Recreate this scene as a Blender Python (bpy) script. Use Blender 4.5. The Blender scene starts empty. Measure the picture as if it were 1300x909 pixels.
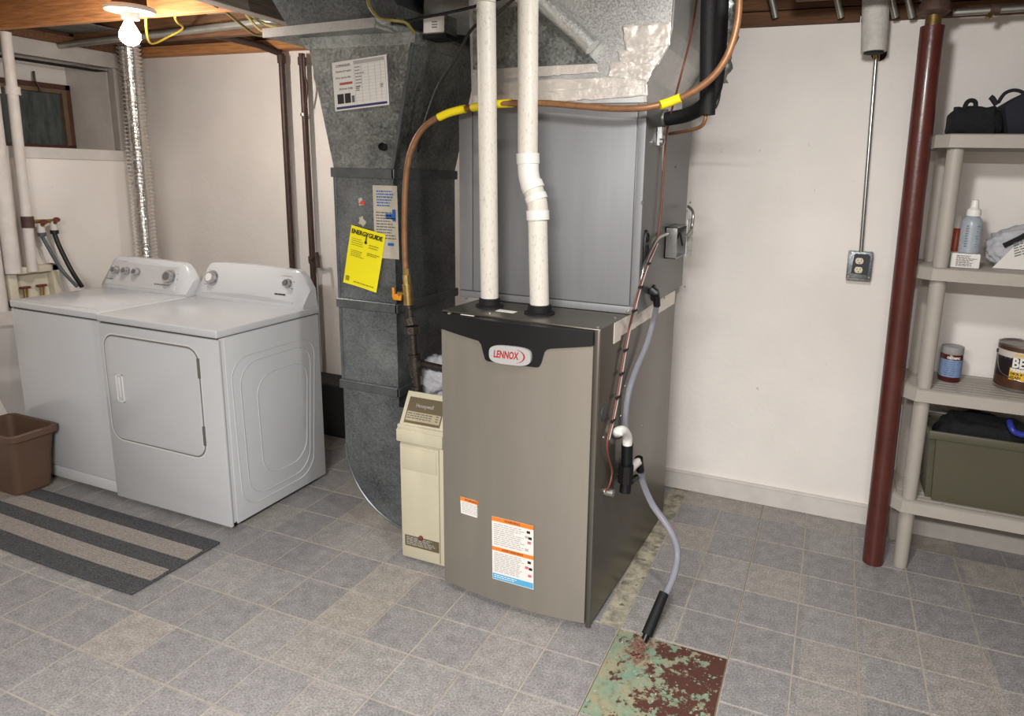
import bpy, bmesh, math, random
from mathutils import Vector, Matrix, noise
random.seed(7)
PI = math.pi
SC = bpy.context.scene
COL = SC.collection
V = Vector

# ------------------------------------------------------------------ camera
FPX, YAW, PITCH, ROLL, CX, CY, CAMH = 843.857, 0.365875, 0.195071, 0.0276753, 730.037, 388.4325, 1.48145
def cam_basis():
    F = V((-math.sin(YAW)*math.cos(PITCH), math.cos(YAW)*math.cos(PITCH), -math.sin(PITCH)))
    R = V((math.cos(YAW), math.sin(YAW), 0)); U = R.cross(F)
    c, s = math.cos(ROLL), math.sin(ROLL)
    return c*R+s*U, -s*R+c*U, F
CR, CU, CF = cam_basis()
CAM = V((0, 0, CAMH))
cd = bpy.data.cameras.new('camera'); co = bpy.data.objects.new('camera', cd); COL.objects.link(co)
m = Matrix.Identity(4)
for i in range(3):
    m[i][0], m[i][1], m[i][2], m[i][3] = CR[i], CU[i], -CF[i], CAM[i]
co.matrix_world = m
cd.sensor_fit = 'HORIZONTAL'; cd.sensor_width = 36; cd.lens = FPX/1300*36
cd.shift_x = (650-CX)/1300; cd.shift_y = (CY-454.5)/1300
cd.clip_start = .02; cd.clip_end = 50
SC.camera = co

# ------------------------------------------------------------------ world, lights, exposure
w = bpy.data.worlds.new('world'); SC.world = w; w.use_nodes = True
w.node_tree.nodes['Background'].inputs[0].default_value = (.75, .8, .9, 1)
w.node_tree.nodes['Background'].inputs[1].default_value = .3
vs = SC.view_settings
vs.view_transform = 'Standard'; vs.look = 'None'; vs.gamma = 1; vs.exposure = 1.12
vs.use_curve_mapping = False
def point_light(name, loc, power, r, col):
    l = bpy.data.lights.new(name, 'POINT'); l.energy = power; l.shadow_soft_size = r; l.color = col
    o = bpy.data.objects.new(name, l); o.location = loc; COL.objects.link(o); return o
# added unseen lights: broad fill behind the camera, point light overhead in front
def area(name, loc, power, sx, sy, col):
    l = bpy.data.lights.new(name, 'AREA'); l.shape = 'RECTANGLE'; l.size = sx; l.size_y = sy; l.energy = power; l.color = col
    o = bpy.data.objects.new(name, l); o.location = loc; COL.objects.link(o); return o
area('added_light', (-.35, -.7, 2.02), 98, 1.2, .22, (1, .985, .965))
point_light('added_light', (-.05, 1.25, 2.0), 23, .06, (1, .985, .96))

# ------------------------------------------------------------------ measuring: where the line of sight through a point meets a plane of the room
def ray(u, v): return CF + CR*((u-CX)/FPX) - CU*((v-CY)/FPX)
def HX(u, v, x): d = ray(u, v); return CAM + d*(x/d.x)
def HY(u, v, y): d = ray(u, v); return CAM + d*(y/d.y)
def HZ(u, v, z): d = ray(u, v); return CAM + d*((z-CAMH)/d.z)
def HP(u, v, p, n): d = ray(u, v); return CAM + d*((p-CAM).dot(n)/d.dot(n))

# ------------------------------------------------------------------ materials
MATS = {}
def srgb(c):
    f = lambda x: x/12.92 if x <= .04045 else ((x+.055)/1.055)**2.4
    return tuple(f(x/255) for x in c)
def mat(name, col, rough=.5, metal=0, var=0.0, vscale=6, bump=0, bscale=60, stretch=None, col2=None, emit=0, trans=0, alpha=1, coat=0, lo=.35, hi=.65, det=6, ior=1.45):
    if name in MATS: return MATS[name]
    mt = bpy.data.materials.new(name); mt.use_nodes = True; nt = mt.node_tree; N, L = nt.nodes, nt.links
    b = N['Principled BSDF']
    c = srgb(col)
    b.inputs['Base Color'].default_value = (*c, 1); b.inputs['Roughness'].default_value = rough; b.inputs['Metallic'].default_value = metal
    b.inputs['IOR'].default_value = ior
    if trans: b.inputs['Transmission Weight'].default_value = trans
    if alpha < 1: b.inputs['Alpha'].default_value = alpha
    if coat: b.inputs['Coat Weight'].default_value = coat; b.inputs['Coat Roughness'].default_value = .15
    if emit: b.inputs['Emission Color'].default_value = (*c, 1); b.inputs['Emission Strength'].default_value = emit
    if var or bump or col2:
        g = N.new('ShaderNodeNewGeometry'); mp = N.new('ShaderNodeMapping'); L.new(g.outputs['Position'], mp.inputs['Vector'])
        if stretch: mp.inputs['Scale'].default_value = stretch
    if var or col2:
        nz = N.new('ShaderNodeTexNoise'); nz.inputs['Scale'].default_value = vscale; nz.inputs['Detail'].default_value = det; nz.inputs['Roughness'].default_value = .65
        L.new(mp.outputs[0], nz.inputs['Vector'])
        rp = N.new('ShaderNodeValToRGB'); e = rp.color_ramp.elements
        e[0].position, e[1].position = lo, hi
        a = srgb(col2) if col2 else tuple(x*(1-var) for x in c)
        bb = c if col2 else tuple(min(1, x*(1+var*.6)) for x in c)
        e[0].color = (*a, 1); e[1].color = (*bb, 1)
        L.new(nz.outputs['Fac'], rp.inputs['Fac']); L.new(rp.outputs['Color'], b.inputs['Base Color'])
    if bump:
        n2 = N.new('ShaderNodeTexNoise'); n2.inputs['Scale'].default_value = bscale; n2.inputs['Detail'].default_value = 4
        L.new(mp.outputs[0], n2.inputs['Vector'])
        bp = N.new('ShaderNodeBump'); bp.inputs['Strength'].default_value = bump; bp.inputs['Distance'].default_value = .01
        L.new(n2.outputs['Fac'], bp.inputs['Height']); L.new(bp.outputs[0], b.inputs['Normal'])
    MATS[name] = mt; return mt

def galvanized(name, dark, light, rough=.42, scale=90):
    mt = bpy.data.materials.new(name); mt.use_nodes = True; nt = mt.node_tree; N, L = nt.nodes, nt.links
    b = N['Principled BSDF']; b.inputs['Metallic'].default_value = .93
    g = N.new('ShaderNodeNewGeometry')
    vo = N.new('ShaderNodeTexVoronoi'); vo.inputs['Scale'].default_value = scale; L.new(g.outputs['Position'], vo.inputs['Vector'])
    nz = N.new('ShaderNodeTexNoise'); nz.inputs['Scale'].default_value = 5; nz.inputs['Detail'].default_value = 8; L.new(g.outputs['Position'], nz.inputs['Vector'])
    sep = N.new('ShaderNodeSeparateColor'); L.new(vo.outputs['Color'], sep.inputs[0])
    ma = N.new('ShaderNodeMath'); ma.operation = 'MULTIPLY_ADD'; L.new(sep.outputs[0], ma.inputs[0]); ma.inputs[1].default_value = .22
    L.new(nz.outputs['Fac'], ma.inputs[2])
    rp = N.new('ShaderNodeValToRGB'); e = rp.color_ramp.elements; e[0].position = .3; e[1].position = .95
    e[0].color = (*srgb(dark), 1); e[1].color = (*srgb(light), 1)
    L.new(ma.outputs[0], rp.inputs['Fac']); L.new(rp.outputs['Color'], b.inputs['Base Color'])
    mr = N.new('ShaderNodeMapRange'); L.new(sep.outputs[1], mr.inputs[0]); mr.inputs[3].default_value = rough-.1; mr.inputs[4].default_value = rough+.14
    L.new(mr.outputs[0], b.inputs['Roughness'])
    MATS[name] = mt; return mt

def tile_material(name):
    mt = bpy.data.materials.new(name); mt.use_nodes = True; nt = mt.node_tree; N, L = nt.nodes, nt.links
    b = N['Principled BSDF']; b.inputs['Roughness'].default_value = .42
    g = N.new('ShaderNodeNewGeometry')
    ad = N.new('ShaderNodeVectorMath'); ad.operation = 'ADD'; ad.inputs[1].default_value = (.5387+19, -1.905+19, 0); L.new(g.outputs['Position'], ad.inputs[0])
    di = N.new('ShaderNodeVectorMath'); di.operation = 'DIVIDE'; di.inputs[1].default_value = (.19, .19, 1); L.new(ad.outputs[0], di.inputs[0])
    fl = N.new('ShaderNodeVectorMath'); fl.operation = 'FLOOR'; L.new(di.outputs[0], fl.inputs[0])
    mu = N.new('ShaderNodeVectorMath'); mu.operation = 'MULTIPLY'; mu.inputs[1].default_value = (1, 1, 0); L.new(fl.outputs[0], mu.inputs[0])
    wn = N.new('ShaderNodeTexWhiteNoise'); wn.noise_dimensions = '3D'; L.new(mu.outputs[0], wn.inputs['Vector'])
    r1 = N.new('ShaderNodeValToRGB'); e = r1.color_ramp.elements
    e[0].position = 0; e[0].color = (*srgb((131, 128, 127)), 1); e[1].position = 1; e[1].color = (*srgb((150, 143, 135)), 1)
    x = e.new(.45); x.color = (*srgb((135, 132, 132)), 1); x = e.new(.72); x.color = (*srgb((141, 138, 136)), 1)
    L.new(wn.outputs['Value'], r1.inputs['Fac'])
    n1 = N.new('ShaderNodeTexNoise'); n1.inputs['Scale'].default_value = 26; n1.inputs['Detail'].default_value = 7; L.new(g.outputs['Position'], n1.inputs['Vector'])
    n2 = N.new('ShaderNodeTexNoise'); n2.inputs['Scale'].default_value = 170; n2.inputs['Detail'].default_value = 3; L.new(g.outputs['Position'], n2.inputs['Vector'])
    m1 = N.new('ShaderNodeMapRange'); m1.inputs[1].default_value = .3; m1.inputs[2].default_value = .7; m1.inputs[3].default_value = .8; m1.inputs[4].default_value = 1.12; L.new(n1.outputs['Fac'], m1.inputs[0])
    m2 = N.new('ShaderNodeMapRange'); m2.inputs[1].default_value = .32; m2.inputs[2].default_value = .7; m2.inputs[3].default_value = .66; m2.inputs[4].default_value = 1.42; L.new(n2.outputs['Fac'], m2.inputs[0])
    mm = N.new('ShaderNodeMath'); mm.operation = 'MULTIPLY'; L.new(m1.outputs[0], mm.inputs[0]); L.new(m2.outputs[0], mm.inputs[1])
    sc = N.new('ShaderNodeVectorMath'); sc.operation = 'SCALE'; L.new(r1.outputs['Color'], sc.inputs[0]); L.new(mm.outputs[0], sc.inputs['Scale'])
    L.new(sc.outputs[0], b.inputs['Base Color'])
    bp = N.new('ShaderNodeBump'); bp.inputs['Strength'].default_value = .12; bp.inputs['Distance'].default_value = .004
    L.new(n2.outputs['Fac'], bp.inputs['Height']); L.new(bp.outputs[0], b.inputs['Normal'])
    MATS[name] = mt; return mt

def peeled_paint(name):
    mt = bpy.data.materials.new(name); mt.use_nodes = True; nt = mt.node_tree; N, L = nt.nodes, nt.links
    b = N['Principled BSDF']; b.inputs['Roughness'].default_value = .7
    g = N.new('ShaderNodeNewGeometry')
    def nz(scale, det=8, off=0, rough=.6):
        n = N.new('ShaderNodeTexNoise'); n.inputs['Scale'].default_value = scale; n.inputs['Detail'].default_value = det; n.inputs['Roughness'].default_value = rough
        mp = N.new('ShaderNodeMapping'); mp.inputs['Location'].default_value = (off, off*.7, 0); L.new(g.outputs['Position'], mp.inputs['Vector']); L.new(mp.outputs[0], n.inputs['Vector']); return n.outputs['Fac']
    def mix(fac, a, c):
        mx = N.new('ShaderNodeMix'); mx.data_type = 'RGBA'; L.new(fac, mx.inputs[0])
        for s, vv in ((6, a), (7, c)):
            if isinstance(vv, tuple): mx.inputs[s].default_value = (*srgb(vv), 1)
            else: L.new(vv, mx.inputs[s])
        return mx.outputs[2]
    def thr(src, lo, hi):
        mr = N.new('ShaderNodeMapRange'); mr.inputs[1].default_value = lo; mr.inputs[2].default_value = hi; L.new(src, mr.inputs[0]); return mr.outputs[0]
    base = mix(thr(nz(14, 6, 3), .4, .62), (146, 141, 114), (116, 142, 122))     # yellowed cream to green
    base = mix(thr(nz(60, 8, 9), .5, .72), base, (112, 112, 88))
    # red primer shows to the right and under the hose end
    sx = N.new('ShaderNodeSeparateXYZ'); L.new(g.outputs['Position'], sx.inputs[0])
    gx = thr(sx.outputs[0], -.56, -.2)
    am = N.new('ShaderNodeMath'); am.operation = 'MULTIPLY_ADD'; L.new(gx, am.inputs[0]); am.inputs[1].default_value = .2; L.new(nz(19, 12, 1.3, .72), am.inputs[2])
    base = mix(thr(am.outputs[0], .605, .625), base, (78, 43, 34))
    base = mix(thr(nz(44, 8, 5), .62, .64), base, (122, 156, 136))
    base = mix(thr(nz(85, 5, 12), .67, .69), base, (200, 190, 170))
    L.new(base, b.inputs['Base Color'])
    bp = N.new('ShaderNodeBump'); bp.inputs['Strength'].default_value = .5; bp.inputs['Distance'].default_value = .004
    L.new(am.outputs[0], bp.inputs['Height']); L.new(bp.outputs[0], b.inputs['Normal'])
    MATS[name] = mt; return mt

def wall_material(name):
    mt = bpy.data.materials.new(name); mt.use_nodes = True; nt = mt.node_tree; N, L = nt.nodes, nt.links
    b = N['Principled BSDF']; b.inputs['Roughness'].default_value = .62
    g = N.new('ShaderNodeNewGeometry')
    n1 = N.new('ShaderNodeTexNoise'); n1.inputs['Scale'].default_value = 2.2; n1.inputs['Detail'].default_value = 7; L.new(g.outputs['Position'], n1.inputs['Vector'])
    r = N.new('ShaderNodeValToRGB'); e = r.color_ramp.elements; e[0].position = .3; e[1].position = .7
    e[0].color = (*srgb((222, 216, 210)), 1); e[1].color = (*srgb((236, 230, 224)), 1); L.new(n1.outputs['Fac'], r.inputs['Fac'])
    n3 = N.new('ShaderNodeTexNoise'); n3.inputs['Scale'].default_value = 26; n3.inputs['Detail'].default_value = 8; L.new(g.outputs['Position'], n3.inputs['Vector'])
    m3 = N.new('ShaderNodeMapRange'); m3.inputs[1].default_value = .7; m3.inputs[2].default_value = .8; L.new(n3.outputs['Fac'], m3.inputs[0])
    mx = N.new('ShaderNodeMix'); mx.data_type = 'RGBA'; L.new(m3.outputs[0], mx.inputs[0]); L.new(r.outputs['Color'], mx.inputs[6]); mx.inputs[7].default_value = (*srgb((170, 158, 146)), 1)
    L.new(mx.outputs[2], b.inputs['Base Color'])
    n2 = N.new('ShaderNodeTexNoise'); n2.inputs['Scale'].default_value = 45; n2.inputs['Detail'].default_value = 8; L.new(g.outputs['Position'], n2.inputs['Vector'])
    bp = N.new('ShaderNodeBump'); bp.inputs['Strength'].default_value = .25; bp.inputs['Distance'].default_value = .006
    L.new(n2.outputs['Fac'], bp.inputs['Height']); L.new(bp.outputs[0], b.inputs['Normal'])
    MATS[name] = mt; return mt

WALL = wall_material('wall_paint')
TRIMW = mat('white_trim_paint', (206, 200, 194), .5, var=.08, vscale=8, bump=.1, bscale=30)
TRIMG = mat('grey_window_trim_paint', (168, 162, 156), .6, var=.1, vscale=9, bump=.1)
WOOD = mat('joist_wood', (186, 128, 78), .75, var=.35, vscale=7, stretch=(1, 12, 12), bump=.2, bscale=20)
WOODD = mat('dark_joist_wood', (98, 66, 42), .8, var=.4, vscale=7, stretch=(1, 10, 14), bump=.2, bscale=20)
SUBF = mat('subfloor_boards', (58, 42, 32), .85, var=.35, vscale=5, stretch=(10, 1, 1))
TILE = tile_material('vinyl_tile'); GROUT = mat('tile_joint', (165, 156, 145), .6, var=.14, vscale=40)
SLAB = mat('concrete_slab', (120, 110, 96), .9, var=.3, vscale=9, bump=.3)
PATCH = peeled_paint('peeled_floor_paint')
MORTAR = mat('old_adhesive', (170, 163, 142), .9, vscale=17, bump=.4, bscale=50, col2=(104, 100, 90), lo=.36, hi=.58, det=12)
ENAMEL = mat('white_enamel', (193, 194, 196), .24, coat=.3, var=.02, vscale=2)
ENAMELD = mat('enamel_shadow_gap', (60, 58, 56), .6)
CONS = mat('console_silver_white', (186, 186, 187), .35, metal=.1)
CHROME = mat('knob_chrome', (190, 190, 192), .22, metal=.9)
KNOBD = mat('knob_face', (215, 213, 210), .3)
INK = mat('grey_ink', (95, 95, 97), .6); INKB = mat('black_ink', (28, 26, 28), .6); INKL = mat('light_ink', (170, 168, 166), .6)
DARK = mat('dark_gap', (22, 21, 20), .8)
GALV = galvanized('galvanized_steel', (92, 96, 96), (196, 200, 196), .45, 120)
GALVD = galvanized('old_galvanized_steel', (88, 93, 96), (168, 174, 176), .46, 170)
GALVB = galvanized('bright_galvanized_steel', (196, 197, 195), (232, 232, 229), .5, 260)
CLEAT = mat('drive_cleat_steel', (112, 117, 118), .4, metal=.75, var=.2, vscale=20)
FOIL = mat('foil_hose', (226, 224, 221), .13, metal=.97, bump=.25, bscale=60)
TAPE = mat('foil_tape', (226, 219, 210), .36, metal=.45, bump=.25, bscale=40, var=.05, vscale=18)
COILG = mat('coil_cabinet_grey', (132, 133, 135), .5, metal=.25, var=.06, vscale=3, stretch=(6, 6, .6))
COILS = mat('coil_cabinet_side_steel', (118, 118, 117), .42, metal=.6, var=.08, vscale=3)
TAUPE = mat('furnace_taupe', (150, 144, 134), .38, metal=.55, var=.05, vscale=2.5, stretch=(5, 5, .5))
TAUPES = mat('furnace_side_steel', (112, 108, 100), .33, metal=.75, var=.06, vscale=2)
BLACK = mat('black_plastic', (14, 15, 17), .42); RUBBER = mat('black_rubber', (10, 10, 12), .7, bump=.2, bscale=120)
BADGE = mat('badge_silver', (190, 190, 188), .3, metal=.3); RED = mat('badge_red', (168, 34, 44), .45)
PVC = mat('aged_white_pvc', (214, 209, 198), .45, col2=(180, 172, 158), vscale=150, lo=.3, hi=.45, stretch=(1, 1, .4), det=6)
PVCW = mat('white_pvc_fitting', (226, 224, 218), .35)
COPPER = mat('copper_tube', (142, 102, 70), .45, metal=.3, var=.22, vscale=30)
BRASS = mat('brass', (176, 150, 96), .35, metal=.9, var=.2, vscale=60)
IRON = mat('black_iron_pipe', (66, 60, 55), .4, metal=.6, var=.3, vscale=50, bump=.3, bscale=150)
YELLOW = mat('yellow_tape', (236, 214, 22), .5); ORANGE = mat('orange_handle', (216, 138, 30), .5)
YLAB = mat('yellow_label', (238, 224, 20), .55); PAPER = mat('label_paper', (222, 218, 212), .6); OLDP = mat('aged_label_paper', (186, 178, 160), .65, var=.1, vscale=30)
LORANGE = mat('label_orange', (228, 124, 40), .55); LBLUE = mat('label_blue', (86, 164, 206), .55); NAVY = mat('label_navy', (52, 50, 106), .55)
PINK = mat('label_pink', (206, 96, 116), .55); BLUE = mat('blue_print', (46, 92, 160), .6)
BEIGE = mat('beige_enamel', (196, 188, 164), .4, var=.04, vscale=5); BRONZE = mat('bronze_plate', (118, 106, 82), .4, metal=.4)
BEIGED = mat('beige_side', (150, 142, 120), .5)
BROWNP = mat('brown_painted_pipe', (74, 56, 50), .45, metal=.3, var=.25, vscale=30)
WPIPE = mat('white_painted_pipe', (210, 203, 197), .5, var=.08, vscale=14, bump=.15)
STEELP = mat('galvanised_water_pipe', (168, 166, 158), .35, metal=.8, var=.15, vscale=20)
REDP = mat('dark_red_column_paint', (80, 36, 30), .36, var=.18, vscale=14, coat=.2, bump=.1, bscale=60)
RUST = mat('rusty_flange', (76, 56, 48), .6, var=.3, vscale=40)
SHELF = mat('taupe_plastic_shelf', (164, 157, 148), .5, var=.04, vscale=20)
BASKET = mat('brown_plastic', (92, 70, 56), .5, var=.06, vscale=12)
WRAP = mat('white_pipe_wrap', (200, 196, 188), .65, var=.14, vscale=26, bump=.4, bscale=40)
EMT = mat('conduit_steel', (178, 178, 176), .28, metal=.95)
IVORY = mat('ivory_receptacle', (216, 206, 180), .45)
CLEARH = mat('smoky_clear_vinyl_tube', (176, 177, 188), .16, trans=.55, ior=1.2, var=.04)
CLOTHB = mat('black_cloth', (20, 20, 23), .9, bump=.6, bscale=120); CLOTHN = mat('navy_black_cloth', (28, 29, 38), .85, bump=.4, bscale=200)
OLIVE = mat('olive_plastic', (80, 77, 60), .5, var=.05, vscale=6); BLUEP = mat('blue_plastic', (40, 52, 140), .4)
JARR = mat('dark_red_jar', (76, 28, 26), .3); JARB = mat('jar_label_blue', (120, 142, 176), .5, var=.14, vscale=90)
CLEARP = mat('clear_plastic', (216, 216, 218), .15, trans=.5, ior=1.25); CAPG = mat('clear_lid', (172, 170, 168), .3, trans=.3)
BAGP = mat('crumpled_plastic_bag', (206, 206, 212), .22, trans=.35, ior=1.2, bump=.4, bscale=60)
BOTTLE = mat('pale_grey_bottle', (156, 164, 172), .3, var=.1, vscale=60); ORB = mat('orange_brown_bottle', (176, 78, 40), .4, var=.1, vscale=60)
CANB = mat('brown_can_label', (74, 46, 32), .4); CANK = mat('black_can_label', (34, 28, 28), .4); CANW = mat('can_white_band', (196, 188, 180), .4); GOLD = mat('can_gold_label', (222, 178, 44), .45, var=.15, vscale=50)
RUGD = mat('charcoal_rug_yarn', (84, 84, 86), .95, var=.55, vscale=170, bump=1, bscale=260); RUGL = mat('light_rug_yarn', (160, 151, 143), .95, var=.35, vscale=170, bump=1, bscale=260)
GLASSD = mat('glass_with_reflection', (92, 98, 96), .25, col2=(34, 42, 44), vscale=7, stretch=(1, 3, .6), lo=.3, hi=.7)  # pale streaks in the glass colour paint a reflection on the dark pane
SASH = mat('brown_sash_wood', (84, 52, 40), .6, var=.2, vscale=20); SASHL = mat('bare_sash_wood', (112, 92, 72), .6, var=.2, vscale=20)
BULB = mat('lit_bulb', (255, 240, 222), .5, emit=40); PORC = mat('white_porcelain', (226, 220, 210), .3)
CABLE = mat('yellow_cable', (196, 168, 60), .5); CABLEG = mat('grey_yellow_cable', (128, 116, 62), .5); CABLEB = mat('black_cable', (26, 25, 25), .5)
TWIRE = mat('brown_thermostat_wire', (112, 62, 50), .45); TWIREW = mat('white_wire', (205, 200, 196), .5)
REDH = mat('red_valve_handle', (104, 50, 46), .5)
HOSEG = mat('dark_grey_hose', (72, 82, 88), .4); HOSEB = mat('black_hose', (22, 22, 24), .45)
OUTB = mat('ivory_outlet_box', (206, 198, 178), .5)
SINKM = mat('grey_white_sink', (178, 172, 168), .5)

# ------------------------------------------------------------------ mesh helpers
ORG = {}
class MB:
    def __init__(s): s.bm = bmesh.new()
    def _merge(s, t):
        me = bpy.data.meshes.new('t'); t.to_mesh(me); t.free(); s.bm.from_mesh(me); bpy.data.meshes.remove(me); return s
    def hexa(s, c, bv=0, seg=2):
        t = bmesh.new(); vs = [t.verts.new(p) for p in c]
        for f in ((0,1,2,3), (4,7,6,5), (0,4,5,1), (1,5,6,2), (2,6,7,3), (3,7,4,0)): t.faces.new([vs[i] for i in f])
        bmesh.ops.recalc_face_normals(t, faces=t.faces)
        if bv: bmesh.ops.bevel(t, geom=t.edges[:], offset=bv, segments=seg, affect='EDGES', profile=.5)
        return s._merge(t)
    def box(s, a, b, bv=0, seg=2, M=None):
        x0, y0, z0 = [min(a[i], b[i]) for i in range(3)]; x1, y1, z1 = [max(a[i], b[i]) for i in range(3)]
        c = [V(p) for p in ((x0,y0,z0), (x1,y0,z0), (x1,y1,z0), (x0,y1,z0), (x0,y0,z1), (x1,y0,z1), (x1,y1,z1), (x0,y1,z1))]
        if M: c = [M @ p for p in c]
        return s.hexa(c, bv, seg)
    def prism(s, pts, ax, a, b, bv=0, M=None, seg=2):
        def P(p, t):
            q = {'x': (t, p[0], p[1]), 'y': (p[0], t, p[1]), 'z': (p[0], p[1], t)}[ax]
            return M @ V(q) if M else V(q)
        t = bmesh.new(); A = [t.verts.new(P(p, a)) for p in pts]; B = [t.verts.new(P(p, b)) for p in pts]; n = len(pts)
        t.faces.new(A); t.faces.new(B[::-1])
        for i in range(n): t.faces.new((A[i], B[i], B[(i+1) % n], A[(i+1) % n]))
        bmesh.ops.recalc_face_normals(t, faces=t.faces)
        if bv:
            es = [e for e in t.edges if len(e.link_faces) == 2 and e.calc_face_angle(0) > .5]
            bmesh.ops.bevel(t, geom=es, offset=bv, segments=seg, affect='EDGES', profile=.5)
        return s._merge(t)
    def tube(s, pts, r, n=12, smooth=0, caps=True, rs=None, hollow=None):
        pts = [V(p) for p in pts]
        if smooth:
            out = []
            for i in range(len(pts)-1):
                p0, p1, p2, p3 = pts[max(i-1, 0)], pts[i], pts[i+1], pts[min(i+2, len(pts)-1)]
                for k in range(smooth):
                    t = k/smooth
                    out.append(.5*((2*p1)+(p2-p0)*t+(2*p0-5*p1+4*p2-p3)*t*t+(3*p1-p0-3*p2+p3)*t*t*t))
            pts = out+[pts[-1]]
        N = len(pts); bm = s.bm; prev = None; rings = []
        for i, p in enumerate(pts):
            d = (pts[min(i+1, N-1)]-pts[max(i-1, 0)])
            if d.length < 1e-9: d = V((0, 0, 1))
            d.normalize()
            if prev is None: a = d.orthogonal().normalized()
            else: a = (prev-d*prev.dot(d)).normalized()
            prev = a; b = d.cross(a); rr = rs[i] if rs else r
            rings.append([bm.verts.new(p+(a*math.cos(2*PI*k/n)+b*math.sin(2*PI*k/n))*rr) for k in range(n)])
        for i in range(N-1):
            for k in range(n): bm.faces.new((rings[i][k], rings[i][(k+1) % n], rings[i+1][(k+1) % n], rings[i+1][k]))
        if caps: bm.faces.new(rings[0][::-1]); bm.faces.new(rings[-1])
        return s
    def cyl(s, a, b, r, n=20, r2=None):
        return s.tube([a, b], r, n, rs=[r, r if r2 is None else r2])
    def lathe(s, c, prof, axis=(0, 0, 1), n=24, cap=True):
        c = V(c); d = V(axis).normalized(); a = d.orthogonal().normalized(); b = d.cross(a); bm = s.bm
        rings = [[bm.verts.new(c+d*h+(a*math.cos(2*PI*k/n)+b*math.sin(2*PI*k/n))*max(r, 1e-4)) for k in range(n)] for r, h in prof]
        for i in range(len(prof)-1):
            for k in range(n): bm.faces.new((rings[i][k], rings[i][(k+1) % n], rings[i+1][(k+1) % n], rings[i+1][k]))
        if cap: bm.faces.new(rings[0][::-1]); bm.faces.new(rings[-1])
        return s
    def sphere(s, c, r, sc=(1, 1, 1), n=16):
        t = bmesh.new(); bmesh.ops.create_uvsphere(t, u_segments=n, v_segments=n//2, radius=r)
        for v in t.verts: v.co = V((v.co.x*sc[0], v.co.y*sc[1], v.co.z*sc[2]))+V(c)
        return s._merge(t)
    def grid(s, fn, nu, nv):
        g = [[s.bm.verts.new(fn(i/nu, j/nv)) for i in range(nu+1)] for j in range(nv+1)]
        for j in range(nv):
            for i in range(nu): s.bm.faces.new((g[j][i], g[j][i+1], g[j+1][i+1], g[j+1][i]))
        return s
    def build(s, name, mt, parent=None, smooth=None, fix=True):
        bm = s.bm
        if fix: bmesh.ops.recalc_face_normals(bm, faces=bm.faces)
        me = bpy.data.meshes.new(name)
        if parent is not None: o = ORG[parent.name]
        else:
            xs = [v.co for v in bm.verts]
            o = V(((min(p.x for p in xs)+max(p.x for p in xs))/2, (min(p.y for p in xs)+max(p.y for p in xs))/2, min(p.z for p in xs)))
        bmesh.ops.translate(bm, verts=bm.verts, vec=-o)
        if smooth:
            for f in bm.faces: f.smooth = True
            for e in bm.edges:
                if len(e.link_faces) == 2 and e.calc_face_angle(0) > math.radians(smooth): e.smooth = False
        bm.to_mesh(me); bm.free()
        for q in (mt if isinstance(mt, (list, tuple)) else [mt]): me.materials.append(q)
        ob = bpy.data.objects.new(name, me); COL.objects.link(ob)
        if parent is not None: ob.parent = parent
        else: ob.location = o
        ORG[ob.name] = o
        return ob
def thing(name, label, cat, loc=(0, 0, 0), group=None):
    o = bpy.data.objects.new(name, None); COL.objects.link(o); o.location = loc; o.empty_display_size = .05
    ORG[o.name] = V(loc); return tag(o, label, cat, group)
def tag(o, label, cat, group=None):
    o['label'] = label; o['category'] = cat
    if group: o['group'] = group
    return o
def struct(o): o['kind'] = 'structure'; return o
def swap_xy(o): return o

class Fr:  # flat frame on a surface: O top-left corner, u to the right, v downward, n out of the surface
    def __init__(s, O, u, v, w=None, h=None):
        s.O = V(O); s.w = u.length if w is None else w; s.h = v.length if h is None else h
        s.u = u.normalized(); s.v = v.normalized(); s.n = s.v.cross(s.u).normalized()
    def p(s, a, b, d=0): return s.O+s.u*(a*s.w)+s.v*(b*s.h)+s.n*d
    def box(s, mb, a0, b0, a1, b1, d0, d1, bv=0):
        c = [s.p(a0, b0, d0), s.p(a1, b0, d0), s.p(a1, b1, d0), s.p(a0, b1, d0), s.p(a0, b0, d1), s.p(a1, b0, d1), s.p(a1, b1, d1), s.p(a0, b1, d1)]
        return mb.hexa(c, bv)
    def part(s, name, mt, parent, a0, b0, a1, b1, d0=-.0005, d1=.001, bv=0, label=None):
        o = s.box(MB(), a0, b0, a1, b1, d0, d1, bv).build(name, mt, parent)
        if label: o['label'] = label
        return o
def lines(fr, parent, mt, a0, b0, a1, b1, n, d=.0011, fill=.5, ragged=.25, name='print_lines', words=True):
    mb = MB(); dy = (b1-b0)/n
    for i in range(n):
        y = b0+dy*i; x = a0; end = a1-(a1-a0)*ragged*random.random()
        while x < end:
            wl = (a1-a0)*random.uniform(.06, .2) if words else end-x
            fr.box(mb, x, y, min(x+wl, end), y+dy*fill, d-.0003, d); x += wl+(a1-a0)*.03
    return mb.build(name, mt, parent)
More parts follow.
